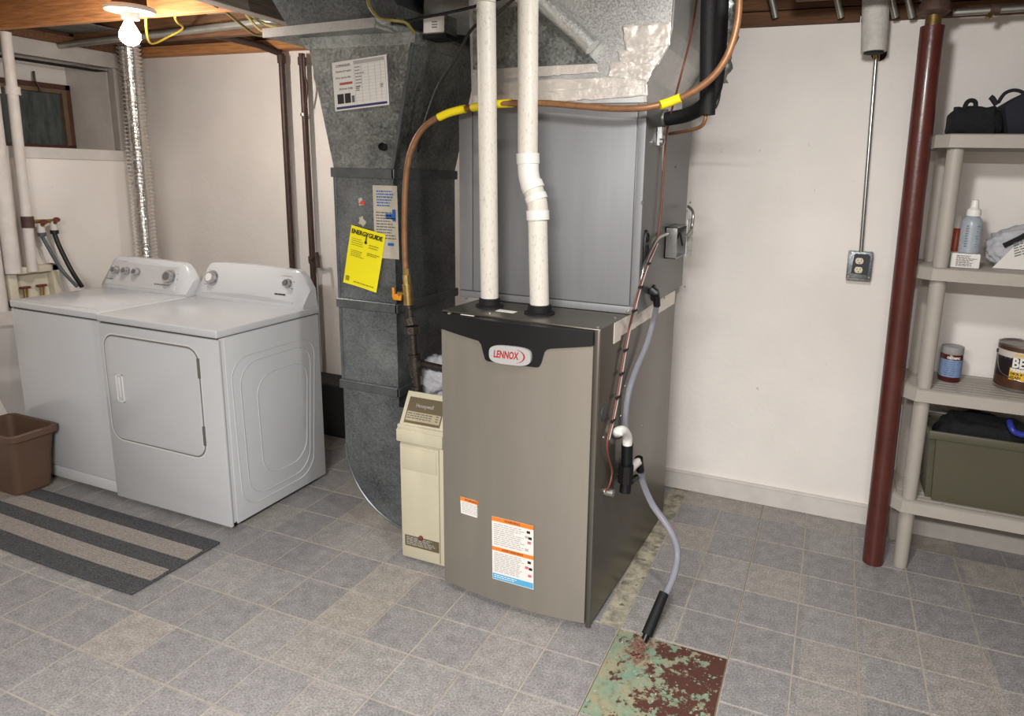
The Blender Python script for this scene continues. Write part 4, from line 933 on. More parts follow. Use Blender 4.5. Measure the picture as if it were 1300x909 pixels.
# ================================================================== GAS LINE
gy = 2.045
gl_ = [(515, 345), (513.5, 300), (514, 250), (517, 212), (524, 185), (537, 163), (556, 149), (578, 141), (600, 136.5), (640, 131.5), (690, 131), (730, 134), (775, 137.5), (815, 137), (845, 131), (875, 119), (902, 100), (920, 77), (931, 50), (937, 22), (939, -12)]
gas = thing('gas_line', 'brown copper gas tube looping from the valve across to the ceiling', 'gas line', HY(515, 345, gy))
GP = [HY(u, v, gy-.02*(1 if 620 < u < 840 else 0)+(.03 if u < 520 else 0)*0) for u, v in gl_]
MB().tube(GP, .0105, 12, 6).build('copper_tube', COPPER, gas, smooth=60)
for seq in (((557, 149), (568, 144), (580, 140.5), (591, 138)), ((600, 136.5), (612, 134.5), (628, 132.5), (640, 131.5), (651, 131)), ((838, 133.5), (850, 129.5), (864, 124))):
    MB().tube([HY(u, v, gy-.002-.014*(1 if 600 < u < 840 else 0)) for u, v in seq], .0135, 14, 4).build('yellow_tape', YELLOW, gas, smooth=60)
gv = thing('gas_valve_stack', 'black iron pipe stack with brass valve and orange handle beside the furnace', 'gas valve', HY(530, 503, gy))
cs = lambda u, v: HY(u, v, gy)
MB().cyl(cs(515.5, 341), cs(516, 350), .0125, 6).build('flare_nut', BRASS, gv)
MB().cyl(cs(516, 349), cs(517, 362), .0145, 8).build('flare_nut', BRASS, gv)
MB().cyl(cs(517, 361), cs(519, 387), .0185, 16).build('valve_body', BRASS, gv, smooth=40)
MB().lathe(cs(512, 373)+V((0, -.008, 0)), [(.01, 0), (.011, .016), (.006, .018)], (-.5, -1, 0), 12).build('valve_stem', BRASS, gv, smooth=40)
hv = MB(); c = cs(508, 376)+V((0, -.02, 0))
hv.box(c+V((-.016, -.006, -.012)), c+V((.02, .004, .012)), .004); hv.box(c+V((-.018, -.006, -.005)), c+V((-.009, .002, .035)), .003); hv.build('valve_handle', ORANGE, gv, smooth=30)
MB().cyl(cs(519, 386), cs(521, 404), .0135, 14).build('nipple', IRON, gv, smooth=40)
MB().cyl(cs(521, 403), cs(523, 412), .026, 8).build('union', IRON, gv); MB().cyl(cs(523, 414), cs(523.5, 423), .029, 8).build('union', IRON, gv)
MB().cyl(cs(523.5, 422), cs(526, 452), .0145, 14).build('nipple', IRON, gv, smooth=40)
MB().cyl(cs(526, 450), cs(528.5, 477), .0235, 16).build('tee', IRON, gv, smooth=40)
MB().tube([cs(527, 462), cs(537, 462)], .017, 14).build('tee_branch', IRON, gv, smooth=40)
c = cs(537, 462); MB().tube([c, V((-1.205, c.y, c.z-.012))], .0125, 12).build('branch_pipe', IRON, gv, smooth=40)
MB().cyl(cs(528.5, 476), cs(530, 494), .015, 14).build('nipple', IRON, gv, smooth=40)
MB().cyl(cs(529.8, 490), cs(530.5, 504), .0225, 16).build('drip_cap', IRON, gv, smooth=40)
o = MB().tube([HY(505, -6, 1.9), HY(480, 22, 1.96), HY(478, 24, 1.97)], .005, 8).build('cable', CABLEG); bpy.data.objects.remove(o)
cab([HY(466, -6, 1.97), HY(470, 10, 1.96), HY(482, 23, 1.96), HY(500, 26, 1.96), HY(515, 29, 2.0), HY(526, 42, 2.06)], .0055, CABLEG, 'dull yellow cable curling over the corner of the duct pan')
cab([HY(497, 30, 2.05), HY(540, 22, 2.05), HY(600, 9, 2.03), HY(655, -8, 2.0)], .005, CABLEB, 'black cable crossing in front of the small control box')
cab([HY(655, -4, 1.99), HY(630, 18, 2.0), HY(600, 36, 2.02), HY(578, 75, 2.03), HY(556, 110, 2.05), HY(543, 145, 2.07), HY(533, 180, 2.1), HY(531, 192, 2.12)], .005, CABLEB, 'black cable hanging diagonally in front of the dark duct side')

# ================================================================== REFRIGERANT LINES
rl = thing('refrigerant_line', 'thick black foam-insulated line dropping from the ceiling beside the plenum', 'pipe', HY(898, 145, 2.2))
MB().tube([HY(901, -30, 2.2), HY(899, 50, 2.2), HY(898, 146, 2.2)], .0255, 18, rs=[.026, .0255, .025]).build('foam_sleeve', RUBBER, rl, smooth=50)
MB().tube([HY(896, 144, 2.2), HY(895, 153, 2.2), HY(889, 161, 2.22), HY(873, 166, 2.27), hc(850, 170, .012)], .006, 10, 6).build('copper_tube', COPPER, rl, smooth=60)
rl2 = MB().tube([HY(917, -30, 2.32), HY(914, 50, 2.32), HY(908, 110, 2.3), HY(893, 134, 2.3), HY(872, 146, 2.32), HY(846, 151, 2.335)], .024, 18, 6).build('refrigerant_line', RUBBER, smooth=60); tag(rl2, 'black foam-insulated line bending left into the coil cabinet', 'pipe')
MB().lathe(hc(843, 150), [(.03, -.001), (.03, .012), (.026, .016)], (1, 0, 0), 18).build('line_collar', STEELP, rl2, smooth=40)
vv_ = thing('service_valve', 'small steel line fitting on the coil cabinet side below the black line', 'valve', hc(838, 172))
MB().box(hc(834, 160, .0), hc(842, 186, .02), .003).build('fitting_block', EMT, vv_); MB().lathe(hc(838, 180, .015), [(.012, 0), (.012, .012), (.006, .016)], (1, 0, 0), 10).build('fitting_nut', EMT, vv_)
fdm = MB(); 
def crump(u, v):
    tp = .35+.65*min(1, v*2.2); x = -.405+.03*tp*math.sin(u*PI*2); y = 2.45+.04*tp*math.cos(u*PI*2); z = 1.81+v*.5
    n_ = noise.noise(V((u*5, v*14, 1)))*.02+abs(noise.noise(V((u*9, v*25, 4))))*.012
    return V((x+n_, y+n_, z))
fdm.grid(crump, 20, 40); o = fdm.build('foil_wrap', GALV, smooth=25, fix=False); tag(o, 'crumpled foil-wrapped duct piece behind the black lines', 'duct')
o = MB().tube([HY(911, 105, 2.34), HY(914, 118, 2.34), HY(911, 132, 2.34), HY(907, 138, 2.34), HY(909, 128, 2.34)], .0035, 8, 5).build('wire_hook', CABLEB, smooth=50); tag(o, 'small black wire loop hanging behind the insulated line', 'wire')

# ================================================================== THERMOSTAT WIRE DOWN THE SIDE
tw = thing('thermostat_wire', 'brown wire bundle zip-tied down the furnace side', 'wire', hside(768, 622, .02))
seqs = [(886, -12), (878, 40), (866, 90), (848, 160), (844, 200), (841, 240), (838, 280), (833, 310), (822, 335), (812, 365), (804, 395), (799, 415), (793, 445), (788, 475), (783, 505), (777, 535), (771, 560), (772, 578), (777, 598), (774, 615), (769, 624)]
PT = []
for u, v in seqs:
    if v < 380: PT.append(HX(u, v, CX1+.014 if v > 130 else -.495))
    elif v < 405: PT.append(HX(u, v, CX1+.012))
    else: PT.append(hside(u, v, .014))
MB().tube(PT, .0036, 8, 5).build('brown_wire', TWIRE, tw, smooth=60)
PT2 = [p+V((.001, .013, 0)) for p in PT[7:17]]
MB().tube(PT2, .0032, 8, 5).build('white_wire', TWIREW, tw, smooth=60)
for k, p in enumerate((PT[8], PT[9], PT[10], PT[12], PT[13], PT[14], PT[15])):
    c = p+V((.001, .007, 0)); MB().tube([c+V((0, -.014, .0)), c+V((0, 0, 0)), c+V((0, .02, -.001))], .0055, 8).build('zip_tie', RUBBER, tw, smooth=40)
e = hside(768, 624, .0); MB().cyl(e-fs*.0, e+fs*.03, .013, 16).build('bushing', STEELP, tw, smooth=40)
# ================================================================== CONDENSATE LINES
hz = thing('condensate_hose', 'clear bluish hose from the coil cabinet elbow down the furnace side', 'hose', hside(790, 530, .02))
MB().tube([hc(826, 370, .0), hc(829, 370, .03), hc(833, 372, .034), hc(834, 388, .034)], .0125, 12, 3).build('elbow', BLACK, hz, smooth=50)
MB().tube([hc(834, 386, .034), hside(829, 410, .03), hside(820, 440, .025), hside(808, 468, .02), hside(799, 495, .018), hside(795, 520, .016), hside(794, 545, .014)], .0105, 12, 6).build('vinyl_tube', CLEARH, hz, smooth=60)
tz = thing('condensate_trap', 'black condensate trap with two white elbows on the furnace side', 'trap', hside(795, 628, .03))
MB().tube([hside(783, 550, .0), hside(785, 548, .026), hside(791, 547, .034), hside(796, 554, .036), hside(796.5, 567, .036)], .017, 16, 4).build('elbow', PVCW, tz, smooth=60)
MB().tube([hside(783, 550, .0), hside(783, 550, .008)], .021, 16).build('gasket', RUBBER, tz, smooth=40)
tc = [hside(796.5, 564, .036), hside(796, 600, .036), hside(793.5, 625, .036)]
MB().tube(tc, .0205, 18).build('trap_body', BLACK, tz, smooth=40)
MB().tube([hside(795, 590, .036), hside(793.5, 612, .036)], .027, 8).build('trap_nut', BLACK, tz, smooth=20)
MB().box(hside(788, 598, .005), hside(798, 604, .05), .003).build('trap_bracket', BLACK, tz)
MB().tube([hside(800, 596, .036), hside(806, 590, .04), hside(809, 587, .042), hside(812, 586, .044)], .0145, 14, 3).build('elbow', PVCW, tz, smooth=60)
MB().tube([hside(811, 582, .044), hside(813, 597, .044)], .0155, 14).build('clamp', BLACK, tz, smooth=40)
MB().tube([hside(800, 612, .036), hside(808, 606, .04)], .012, 14).build('port', BLACK, tz, smooth=40)
dh = thing('drain_hose', 'clear bluish drain hose curving from the trap to the floor patch', 'hose', (-.455, 1.87, 0))
h0 = hside(813, 590, .044)
seq = [h0, hside(816, 612, .048), HY(828, 640, 2.13), HY(845, 664, 2.105), HY(857, 686, 2.08), HY(860, 708, 2.05), HY(854, 735, 2.02), HY(843, 758, 1.99)]
MB().tube(seq, .0115, 12, 6).build('vinyl_tube', CLEARH, dh, smooth=60)
MB().tube([HY(843, 753, 1.985), HY(832, 780, 1.93), HY(821, 806, 1.882)], .0175, 14, rs=[.0165, .0175, .018]).build('black_sleeve', RUBBER, dh, smooth=40)
MB().tube([HY(822, 803, 1.888), HY(817, 815, 1.868)], .0115, 10).build('tube_end', BLACK, dh, smooth=40)

# ================================================================== RIGHT SIDE
pc = thing('support_column', 'dark red painted steel support column in front of the shelf', 'column', (.272, 2.68, 0))
MB().cyl((.272, 2.685, -.0), (.25, 2.685, 2.01), .0385, 32).build('column_pipe', REDP, pc, smooth=40)
MB().cyl((.25, 2.685, 2.0), (.25, 2.685, 2.05), .025, 20).build('screw_neck', mat('tarnished_brass', (120, 96, 54), .45, metal=.6, var=.3, vscale=40), pc, smooth=40)
MB().lathe((.25, 2.685, 2.045), [(.035, 0), (.05, .012), (.05, .035), (.04, .05), (.06, .06), (.06, .3)], n=16).build('top_flange', RUST, pc, smooth=40)
ip = thing('wrapped_pipe', 'white wrapped pipe stub coming down from the ceiling near the conduit', 'pipe', (.07, 2.85, 1.96))
MB().tube([HY(1112.5, -20, 2.85), HY(1111, 30, 2.85), HY(1109, 66, 2.85)], .046, 26, rs=[.047, .0475, .045]).build('pipe_wrap', WRAP, ip, smooth=50)
c = HY(1109, 66, 2.85); MB().cyl(c+V((0, 0, -.006)), c+V((0, 0, .02)), .035, 20).build('wrap_core', DARK, ip, smooth=40)
hlz = MB().lathe(HY(1116, 68, YB-.001), [(.03, -.002), (.026, .004), (.002, .002)], (0, -1, 0), 12); o = hlz.build('wall_hole_patch', DARK, ip)
cdu = thing('electric_conduit', 'thin steel conduit running down the wall to the outlet', 'conduit', HY(1093, 318, 2.972))
MB().cyl(HY(1113, 62, 2.972), HY(1093, 320, 2.972), .0085, 14).build('tube', EMT, cdu, smooth=40)
MB().cyl(HY(1113, 66, 2.972), HY(1112.5, 76, 2.972), .012, 14).build('connector', BRASS, cdu, smooth=40)
ol = thing('power_outlet', 'grey steel outlet box with an ivory duplex receptacle on the wall', 'outlet', (.115, 2.97, 1.08))
ox0, ox1, oz0, oz1 = .068, .162, 1.093, 1.203
MB().box((ox0, 2.955, oz0-.008), (ox1, 2.9995, oz1), .003).build('steel_box', GALV, ol, smooth=30)
MB().box((ox0, 2.951, oz0), (ox1, 2.956, oz1), .003).build('cover_plate', GALVD, ol, smooth=30)
MB().prism([(ox0+.017, oz0+.02), (ox0+.022, oz1-.014), (ox0+.028, oz1-.008), (ox1-.018, oz1-.008), (ox1-.01, oz1-.018), (ox1-.014, oz0+.016)], 'y', 2.949, 2.952, .001).build('cover_dish', mat('dark_steel', (58, 60, 64), .35, metal=.6), ol)
for dz in (.073, .036):
    rc = MB(); cxr, czr = (ox0+ox1)/2-.003, oz0+dz
    rc.prism([(cxr+.0155*math.cos(a), czr+max(-.0125, min(.0125, .0155*math.sin(a)))) for a in [2*PI*i/24 for i in range(24)]], 'y', 2.944, 2.95, .001); ro = rc.build('receptacle', IVORY, ol, smooth=30)
    sl_ = MB(); sl_.box((cxr-.007, 2.9435, czr), (cxr-.005, 2.9445, czr+.008)); sl_.box((cxr+.005, 2.9435, czr), (cxr+.007, 2.9445, czr+.008)); sl_.box((cxr-.002, 2.9435, czr-.009), (cxr+.002, 2.9445, czr-.005)); sl_.build('slots', DARK, ro)
sc = MB()
for x in (ox0+.008, ox1-.008):
    for z in (oz0+.008, oz1-.008): screw(sc, (x, 2.951, z), (0, -1, 0), .005)
sc.build('screws', EMT, ol)
# conduit and bracket under the ceiling right
o = thing('ceiling_conduit', 'grey pipe along the wall top right of the red column', 'pipe', (.8, 2.85, 2.07))
MB().cyl(HY(1210, 16, 2.80), HY(1330, 8, 2.80), .012, 14).build('pipe_length', STEELP, o, smooth=40)
c = HY(1263, 12, 2.80); MB().cyl(c-V((.015, 0, 0)), c+V((.015, 0, 0)), .02, 14).build('hanger_ring', RUST, o, smooth=40); MB().tube([c, c+V((-.02, -.01, -.03))], .01, 8).build('hanger_bolt', BRASS, o)
for u, lab in ((985, 'grey conduit stub dropping to the wall top right of the copper loop'), (1068, 'thin grey stub between the copper loop and the wrapped pipe'), (1137, 'grey tube stub just right of the wrapped pipe'), (1158, 'grey tube stub just left of the red column')):
    A = HY(u-8, -14, 2.86); B = HY(u, 22, 2.9); oo = MB().cyl(A, B, .013, 12).build('conduit_stub', STEELP, smooth=40); tag(oo, lab, 'pipe')

# shelving unit
su = thing('shelving_unit', 'taupe plastic four-tier shelving unit at the right edge', 'shelving', (.75, 2.8, 0))
sx0, sx1, sy0, sy1 = .302, 1.16, 2.655, 2.96
def shelf(zt_, zb_):
    c = .045; o_ = [(sx0, sy0+c), (sx0+c*.9, sy0), (sx1-c, sy0), (sx1, sy0+c), (sx1, sy1), (sx0, sy1)]
    i_ = [(x*1+(.028 if x < .7 else -.028), y+(.028 if y < 2.8 else -.028)) for x, y in o_]
    bm = bmesh.new(); n = 6
    L_ = [[bm.verts.new((x, y, z)) for x, y in P] for P, z in ((o_, zb_), ([(x+(.003 if x < .7 else -.003), y+(.004 if y < 2.8 else -.003)) for x, y in o_], zt_-.004), ([(x+(.007 if x < .7 else -.007), y+(.009 if y < 2.8 else -.007)) for x, y in o_], zt_), (i_, zt_), (i_, zt_-.02), ([(x-.02*(1 if x < .7 else -1)*1, y-.02*(1 if y < 2.8 else -1)) for x, y in i_], zb_))]
    for a, b in zip(L_, L_[1:]+[L_[0]]):
        for i in range(n): bm.faces.new((a[i], a[(i+1) % n], b[(i+1) % n], b[i]))
    mb = MB(); mb.bm.free(); mb.bm = bm; s_ = mb.build('shelf', SHELF, su, smooth=35)
    g = MB(); yy = sy0+.03; k = 0
    while yy < sy1-.03:
        if k == 0: g.box((sx0+.03, yy, zt_-.012), (sx1-.03, yy+.012, zt_-.003)); yy += .021
        else: g.box((sx0+.03, yy, zt_-.012), (sx1-.03, yy+.026, zt_-.003)); yy += .033
        k += 1
    x = sx0+.03
    while x < sx1-.04: g.box((x, sy0+.03, zt_-.014), (x+.012, sy1-.03, zt_-.0035)); x += .15
    g.box((sx0+.025, sy0+.2, zt_-.012), (sx1-.025, sy1-.025, zt_-.0032))
    g.build('shelf_slats', SHELF, s_)
tiers = [(1.655, 1.608), (1.19, 1.145), (.738, .691), (.292, .245)]
for a, b in tiers: shelf(a, b)
zs = [0]+[t_[0]-.02 for t_ in tiers[::-1]]; ze = [t_[1]+.012 for t_ in tiers[::-1]]
for k in range(4):
    z0_ = 0 if k == 0 else tiers[::-1][k-1][0]-.012; z1_ = tiers[::-1][k][1]+.014
    for (x, y) in ((.372, 2.70), (1.10, 2.70), (.366, 2.925), (1.10, 2.925)):
        MB().lathe((x, y, z0_), [(.0235, 0), (.0255, .02), (.0265, (z1_-z0_)*.5), (.0275, z1_-z0_)], n=24).build('leg', SHELF, su, smooth=40)

# items on the shelves (top to bottom)
def crumple(c, sx, sy, sz, seed, lab, mt, name='bag', flat=True):
    t = bmesh.new(); bmesh.ops.create_icosphere(t, subdivisions=5, radius=1)
    for v in t.verts:
        q = v.co.copy()
        sq = V([math.copysign(abs(a)**.6, a) for a in q])
        k = 1+.14*noise.noise(q*2+V((seed, 0, 0)))+.07*math.sin(q.x*14+seed)*abs(q.z)
        v.co = V((c[0]+sq.x*sx*k, c[1]+sq.y*sy*k, c[2]+max(sq.z*sz*k, -sz*.8)+sz*.8))
    return MB()._merge(t)
b1_ = thing('cloth_bag', 'black ruched cloth bag at the left end of the top shelf', 'bag', (.43, 2.78, 1.655))
crumple((.425, 2.78, 1.655), .082, .06, .055, 2, '', CLOTHB).build('bag_body', CLOTHB, b1_, smooth=180)
MB().tube([(.385, 2.74, 1.74), (.392, 2.74, 1.765), (.405, 2.74, 1.772), (.418, 2.74, 1.765), (.42, 2.74, 1.745)], .0075, 8, 4).build('bag_strap', CLOTHB, b1_, smooth=60)
b2_ = thing('cloth_bag', 'larger navy-black bag with a loop handle on the top shelf, at the frame edge', 'bag', (.6, 2.8, 1.655))
MB().prism([(.525, 1.655), (.50, 1.755), (.55, 1.79), (.8, 1.86), (.8, 1.655)], 'y', 2.72, 2.9, .012).build('bag_body', CLOTHN, b2_, smooth=40)
MB().tube([(.49, 2.76, 1.765), (.505, 2.76, 1.795), (.53, 2.76, 1.806), (.555, 2.76, 1.80), (.565, 2.76, 1.785)], .006, 8, 4).build('bag_handle', CLOTHN, b2_, smooth=60)
MB().tube([(.485, 2.75, 1.757), (.468, 2.75, 1.78), (.462, 2.75, 1.784)], .009, 8).build('bag_tab', CLOTHN, b2_, smooth=60)
# shelf two: small box, bottle on top of box, slim orange bottle, clear bagged package
zt2 = 1.188
bxx = thing('small_carton', 'small white printed carton under the spray bottle on the second shelf', 'box', (.48, 2.745, zt2))
a = HY(1205, 320, 2.74).x; b = HY(1246, 320, 2.74).x
MB().box((a, 2.74, zt2), (b, 2.80, zt2+.052), .002).build('carton', PAPER, bxx)
f = Fr(V((a, 2.7395, zt2+.05)), V((1, 0, 0)), V((0, 0, -1)), b-a, .048); lines(f, bxx, INK, .25, .1, .9, .95, 8, d=.0008, fill=.45, ragged=.4); f.part('green_end', mat('dull_green', (120, 140, 130), .6), bxx, 0, 0, .08, 1, 0, .0006)
bt = thing('spray_bottle', 'pale blue-grey bottle with a white nozzle cap on the second shelf', 'bottle', (.5, 2.83, zt2))
bc_ = V((HY(1233.5, 290, 2.768).x, 2.768, zt2+.052))
MB().lathe(bc_, [(.03, 0), (.0345, .004), (.0345, .1), (.033, .118), (.024, .13), (.02, .134)], n=28).build('bottle_body', BOTTLE, bt, smooth=40)
MB().lathe(bc_+V((0, 0, .134)), [(.0225, 0), (.0235, .006), (.0225, .022), (.014, .03), (.013, .036), (.0115, .056), (.009, .058)], n=24).build('nozzle_cap', PVCW, bt, smooth=40)
f = Fr(bc_+V((-.022, -.036, .105)), V((1, 0, 0)), V((0, 0, -1)), .044, .09)
lines(f, bt, INK, 0, .05, 1, .95, 9, d=-.004, fill=.3, ragged=.2)
ot = thing('squeeze_bottle', 'slim orange bottle with a white cap behind the spray bottle', 'bottle', (.44, 2.84, zt2))
q0, q1 = HY(1213, 308, 2.86), HY(1221, 252, 2.86); q0.z = zt2; ax = (q1-q0).normalized()
MB().lathe(q0, [(.022, 0), (.024, .01), (.023, .125), (.018, .135)], ax, 20).build('bottle_body', ORB, ot, smooth=40); MB().lathe(q0+ax*.135, [(.016, 0), (.012, .03), (.006, .045)], ax, 16).build('cap', PVCW, ot, smooth=40)
pk = thing('bagged_package', 'clear plastic package with a printed card on the second shelf', 'package', (.6, 2.85, zt2))
MB().prism([(.553, zt2+.001), (.80, zt2+.001), (.80, zt2+.15), (.66, zt2+.115), (.605, zt2+.075)], 'y', 2.795, 2.80).build('printed_card', PAPER, pk)
f = Fr(V((.6, 2.7945, zt2+.1)), V((1, 0, .45)).normalized(), V((.2, 0, -1)).normalized(), .12, .07); lines(f, pk, INK, .05, .1, 1, .9, 6, d=.001, fill=.4, ragged=.3); f.part('navy_print', NAVY, pk, .55, .6, 1.0, .95, .0002, .001)
t = bmesh.new(); bmesh.ops.create_icosphere(t, subdivisions=5, radius=1)
for v in t.verts:
    q = v.co.copy(); sq = V([math.copysign(abs(a_)**.7, a_) for a_ in q]); k = 1+.1*noise.noise(q*4)+.04*abs(noise.noise(q*11))
    v.co = V((.66+sq.x*.125*k, 2.86+sq.y*.058*k, max(zt2+.001, zt2+.07+sq.z*.09*k*(1+.35*q.x))))
mb = MB(); mb._merge(t); mb.build('plastic_wrap', BAGP, pk, smooth=180)
MB().prism([(.575, zt2+.09), (.65, zt2+.14), (.66, zt2+.125), (.585, zt2+.075)], 'y', 2.80, 2.82, .002).build('dark_insert', DARK, pk)
# shelf three: jar and paint can
zt3 = .736
jr = thing('small_jar', 'small dark red jar with blue label and clear lid on the third shelf', 'jar', (.478, 2.855, zt3))
jc = V((.4745, 2.855, zt3)); jr_ = .039
MB().lathe(jc, [(jr_-.002, 0), (jr_, .003), (jr_, .105), (jr_-.002, .108)], n=32).build('jar_body', JARR, jr, smooth=40)
MB().lathe(jc, [(jr_+.0006, .02), (jr_+.0006, .088)], n=32, cap=False).build('jar_label', JARB, jr, smooth=40)
MB().lathe(jc+V((0, 0, .108)), [(jr_-.001, 0), (jr_+.001, .003), (jr_, .028), (jr_-.004, .03), (.002, .028)], n=32).build('lid', CAPG, jr, smooth=40)
def curved_text(body, c, r, z, size, mt, parent, a0, name='lettering', bold=.0006, sx=1):
    fr0 = Fr(V((0, 0, 0)), V((1, 0, 0)), V((0, 0, -1)), 1, 1)
    o_ = text(body, fr0, 0, 0, size, mt, parent, name, sx=sx, bold=bold, extrude=.0001, d=0)
    org = ORG[parent.name]
    for v in o_.data.vertices:
        p = v.co+org; a_ = a0+p.x/r; v.co = V((c.x+math.sin(a_)*(r-p.y*1.0), c.y-math.cos(a_)*(r-p.y*1.0), z+p.z))-org
    return o_
curved_text('OLYMPIC', jc, jr_+.0008, zt3+.0955, .0115, PAPER, jr, -.55)
for k in range(7): curved_text('lmnrsu tcaeo iswmnt'[k:k+14], jc, jr_+.0009, zt3+.08-k*.0085, .0065, NAVY, jr, -.75, name='small_print', bold=0)
pc_ = thing('paint_can', 'brown and yellow paint can on the third shelf at the frame edge', 'paint can', (.7, 2.86, zt3))
R_ = .082; kc = V((HZ(1256, 480, zt3).x+R_-.004, 2.865, zt3))
MB().lathe(kc, [(R_, 0), (R_+.002, .003), (R_+.002, .008), (R_, .01), (R_, .165), (R_+.002, .168), (R_+.002, .172), (R_-.004, .173), (R_-.006, .168), (R_-.018, .166), (.002, .166)], n=80).build('can_body', mat('can_steel', (150, 144, 138), .35, metal=.8), pc_, smooth=40)
def band(a0, a1, z0_, z1_, mt, name, dr=.0012):
    n = 60; bm = bmesh.new(); lo = [bm.verts.new(kc+V((math.sin(a0+(a1-a0)*i/n)*(R_+dr), -math.cos(a0+(a1-a0)*i/n)*(R_+dr), z0_))) for i in range(n+1)]; hi = [bm.verts.new(v.co+V((0, 0, z1_-z0_))) for v in lo]
    for i in range(n): bm.faces.new((lo[i], lo[i+1], hi[i+1], hi[i]))
    mb = MB(); mb.bm.free(); mb.bm = bm; return mb.build(name, mt, pc_, smooth=60, fix=False)
band(-PI*.99, PI*.99, .011, .05, CANB, 'can_label'); band(-PI*.99, PI*.99, .149, .164, CANB, 'can_label'); band(-PI*.99, -.62, .05, .125, CANK, 'can_label'); band(-.62, PI*.99, .05, .125, CANB, 'can_label'); band(-PI*.99, PI*.99, .118, .150, CANW, 'white_band')
band(-.66, .9, .045, .09, GOLD, 'gold_label', .0018); band(-.62, .9, .088, .128, INKB, 'name_block', .0022)
curved_text('BEHR', kc, R_+.003, zt3+.108, .05, PAPER, pc_, -.6, bold=.0018, sx=.8)
curved_text('PREMIUM', kc, R_+.003, zt3+.082, .016, PAPER, pc_, -.62, bold=.001); curved_text('DECK & WOOD', kc, R_+.002, zt3+.068, .011, CANB, pc_, -.62); curved_text('STAIN', kc, R_+.002, zt3+.055, .012, CANB, pc_, -.6); curved_text('PREMIUM WOOD', kc, R_+.002, zt3+.139, .011, GOLD, pc_, -.55)
MB().tube([kc+V((-R_-.002, 0, .135)), kc+V((-R_*.95, -R_*.5, .07)), kc+V((-R_*.55, -R_*.93, .052)), kc+V((0, -R_-.01, .045)), kc+V((R_*.6, -R_*.9, .055)), kc+V((R_+.002, 0, .135))], .0018, 8, 6).build('wire_handle', EMT, pc_, smooth=60)
MB().lathe(kc+V((-R_, 0, .135)), [(.009, 0), (.007, .005)], (-1, 0, 0), 12).build('handle_ear', CANK, pc_, smooth=40)
# bottom tier: olive tote with things in it
zt4 = .290
tt = thing('storage_tote', 'olive green plastic storage tote on the lowest shelf', 'tote', (.72, 2.82, zt4))
def ring(zz, g): return [(.43-g, 2.715-g), (1.04+g, 2.715-g), (1.04+g, 2.915+g), (.43-g, 2.915+g)]
tb = MB(); bm = tb.bm
lv = [[bm.verts.new((x, y, z)) for x, y in ring(z, g)] for z, g in ((zt4+.001, 0), (zt4+.27, .014), (zt4+.27, .010), (zt4+.01, -.004))]
for a, b in zip(lv, lv[1:]):
    for i in range(4): bm.faces.new((a[i], a[(i+1) % 4], b[(i+1) % 4], b[i]))
bm.faces.new(lv[0]); bm.faces.new(lv[-1])
bmesh.ops.bevel(bm, geom=[e for e in bm.edges if abs(e.verts[0].co.z-e.verts[1].co.z) > .1], offset=.02, segments=4, affect='EDGES')
tb.build('tote_body', OLIVE, tt, smooth=35)
rm = MB()
for a, b in (((.408, 2.695), (1.06, 2.708)), ((.408, 2.922), (1.06, 2.935)), ((.408, 2.70), (.422, 2.93)), ((1.048, 2.70), (1.06, 2.93))): rm.box((a[0], a[1], zt4+.25), (b[0], b[1], zt4+.283), .005)
rm.build('tote_rim', OLIVE, tt, smooth=35)
ds = crumple((.62, 2.82, zt4+.16), .17, .085, .095, 9, '', CLOTHB).build('dark_cloth', CLOTHB, smooth=180); tag(ds, 'dark cloth heaped inside the olive tote', 'cloth')
bh = thing('blue_handle', 'bright blue plastic handle hooked over the tote rim', 'handle', (.7, 2.70, zt4+.24))
ha = HY(1285, 545, 2.69)
MB().tube([ha+V((-.005, .03, .02)), ha, ha+V((.02, -.003, -.012)), ha+V((.08, -.003, -.014)), ha+V((.12, 0, 0))], .011, 10, 5).build('grip', BLUEP, bh, smooth=60)

# ================================================================== RUG AND BASKET
rg = thing('striped_rug', 'grey striped woven rug on the floor in front of the dryer', 'rug', (-2.8, 1.57, 0))
ry0, ry1, rx0, rx1 = 1.398, 1.748, -3.62, -2.16
ys = [0, .19, .40, .59, .80, 1.0]
for k in range(5):
    def rf(u, v, k=k):
        y = ry0+(ry1-ry0)*(1-(ys[k]+(ys[k+1]-ys[k])*v)); x = rx0+(rx1-rx0)*u
        wob = .010*math.sin(x*3.1)*(1-(y-ry0)/(ry1-ry0))
        rib = .0012*math.cos(v*(ys[k+1]-ys[k])*2*PI*34)
        return V((x+(.006*math.sin(y*40) if u in (0, 1) else 0), y+wob, .0095+rib))
    MB().grid(rf, 40, 40).build('stripe', RUGD if k % 2 == 0 else RUGL, rg, smooth=60, fix=False)
eb = MB(); P_ = [(rx1, ry1), (rx1+.001, (ry0+ry1)/2), (rx1, ry0)]
pts = [V((rx1, ry1, .006)), V((rx1+.002, 1.57, .006)), V((rx1, ry0+.010*math.sin(rx1*3.1), .006))]
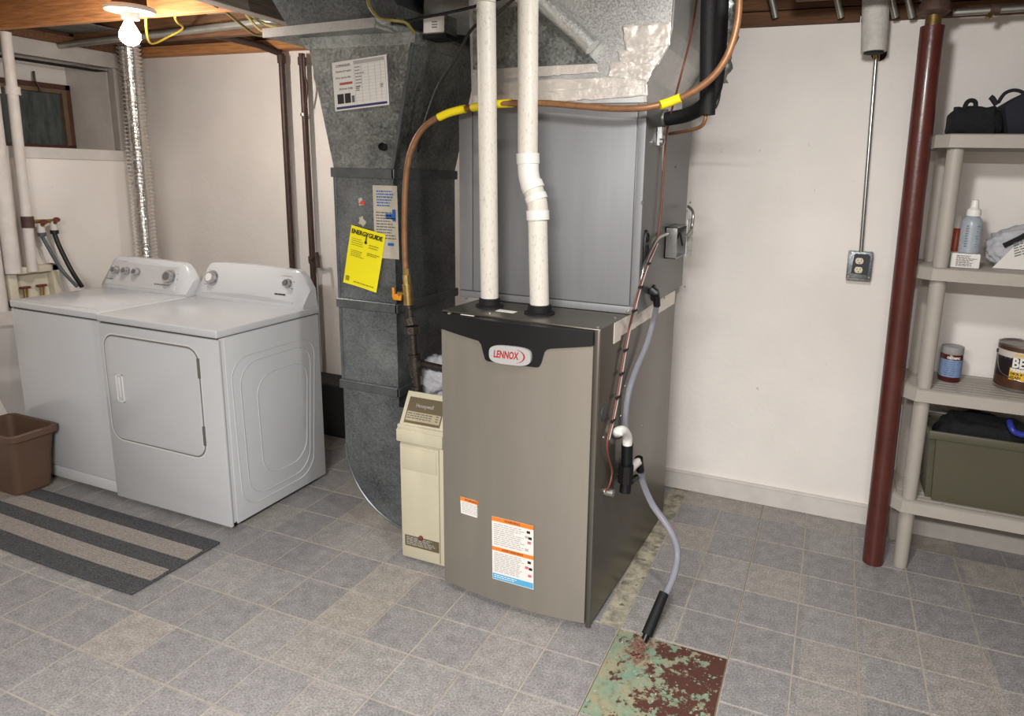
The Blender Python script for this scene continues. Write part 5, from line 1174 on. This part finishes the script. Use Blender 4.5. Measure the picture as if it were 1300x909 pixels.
pts2 = [V((rx0+(rx1-rx0)*(1-i/30), ry0+.010*math.sin((rx0+(rx1-rx0)*(1-i/30))*3.1), .005)) for i in range(31)]
eb.tube(pts+pts2, .0055, 8); eb.tube([(rx1, ry1, .005), (rx0, ry1, .005)], .0055, 8); eb.build('edge_binding', RUGD, rg, smooth=60)
MB().box((rx0+.002, ry0+.012, .0003), (rx1-.004, ry1-.002, .007)).build('rug_backing', RUGD, rg)

bk = thing('waste_basket', 'brown plastic rectangular waste basket on the rug corner by the washer', 'basket', (-3.38, 1.74, .011))
def rr3(x0, x1, y0, y1, r, z, n=5):
    return [V((p[0], p[1], z)) for p in rrect(x0, x1, y0, y1, r, n)]
lay = [rr3(-3.50, -3.262, 1.662, 1.806, .028, .0115), rr3(-3.512, -3.252, 1.654, 1.812, .03, .1), rr3(-3.535, -3.222, 1.642, 1.826, .032, .272), rr3(-3.547, -3.205, 1.634, 1.838, .036, .274), rr3(-3.549, -3.203, 1.633, 1.839, .036, .300), rr3(-3.545, -3.207, 1.637, 1.835, .034, .304), rr3(-3.532, -3.224, 1.645, 1.823, .03, .302), rr3(-3.508, -3.256, 1.658, 1.808, .026, .02)]
bm = bmesh.new(); LV = [[bm.verts.new(p) for p in l] for l in lay]; n = len(lay[0])
for a, b in zip(LV, LV[1:]):
    for i in range(n): bm.faces.new((a[i], a[(i+1) % n], b[(i+1) % n], b[i]))
bm.faces.new(LV[0][::-1]); bm.faces.new(LV[-1])
mb = MB(); mb.bm.free(); mb.bm = bm; mb.build('basket_body', BASKET, bk, smooth=40)

# alike things share a group
GR = {'wall_pipe': 'brown pipes on the back wall', 'hose_tap': 'hose taps beside the washer', 'fill_hose': 'washer fill hoses', 'cable': 'cables under the ceiling',
      'conduit_stub': 'grey pipe stubs over the right wall', 'sticker_remnant': 'torn stickers on the return duct', 'cloth_bag': 'dark bags on the top shelf', 'armoured_cable': 'armoured cables at the junction box',
      'refrigerant_line': 'black insulated lines'}
for o in list(COL.objects):
    if o.parent is None and o.get('label') and o.name.split('.')[0] in GR: o['group'] = GR[o.name.split('.')[0]]
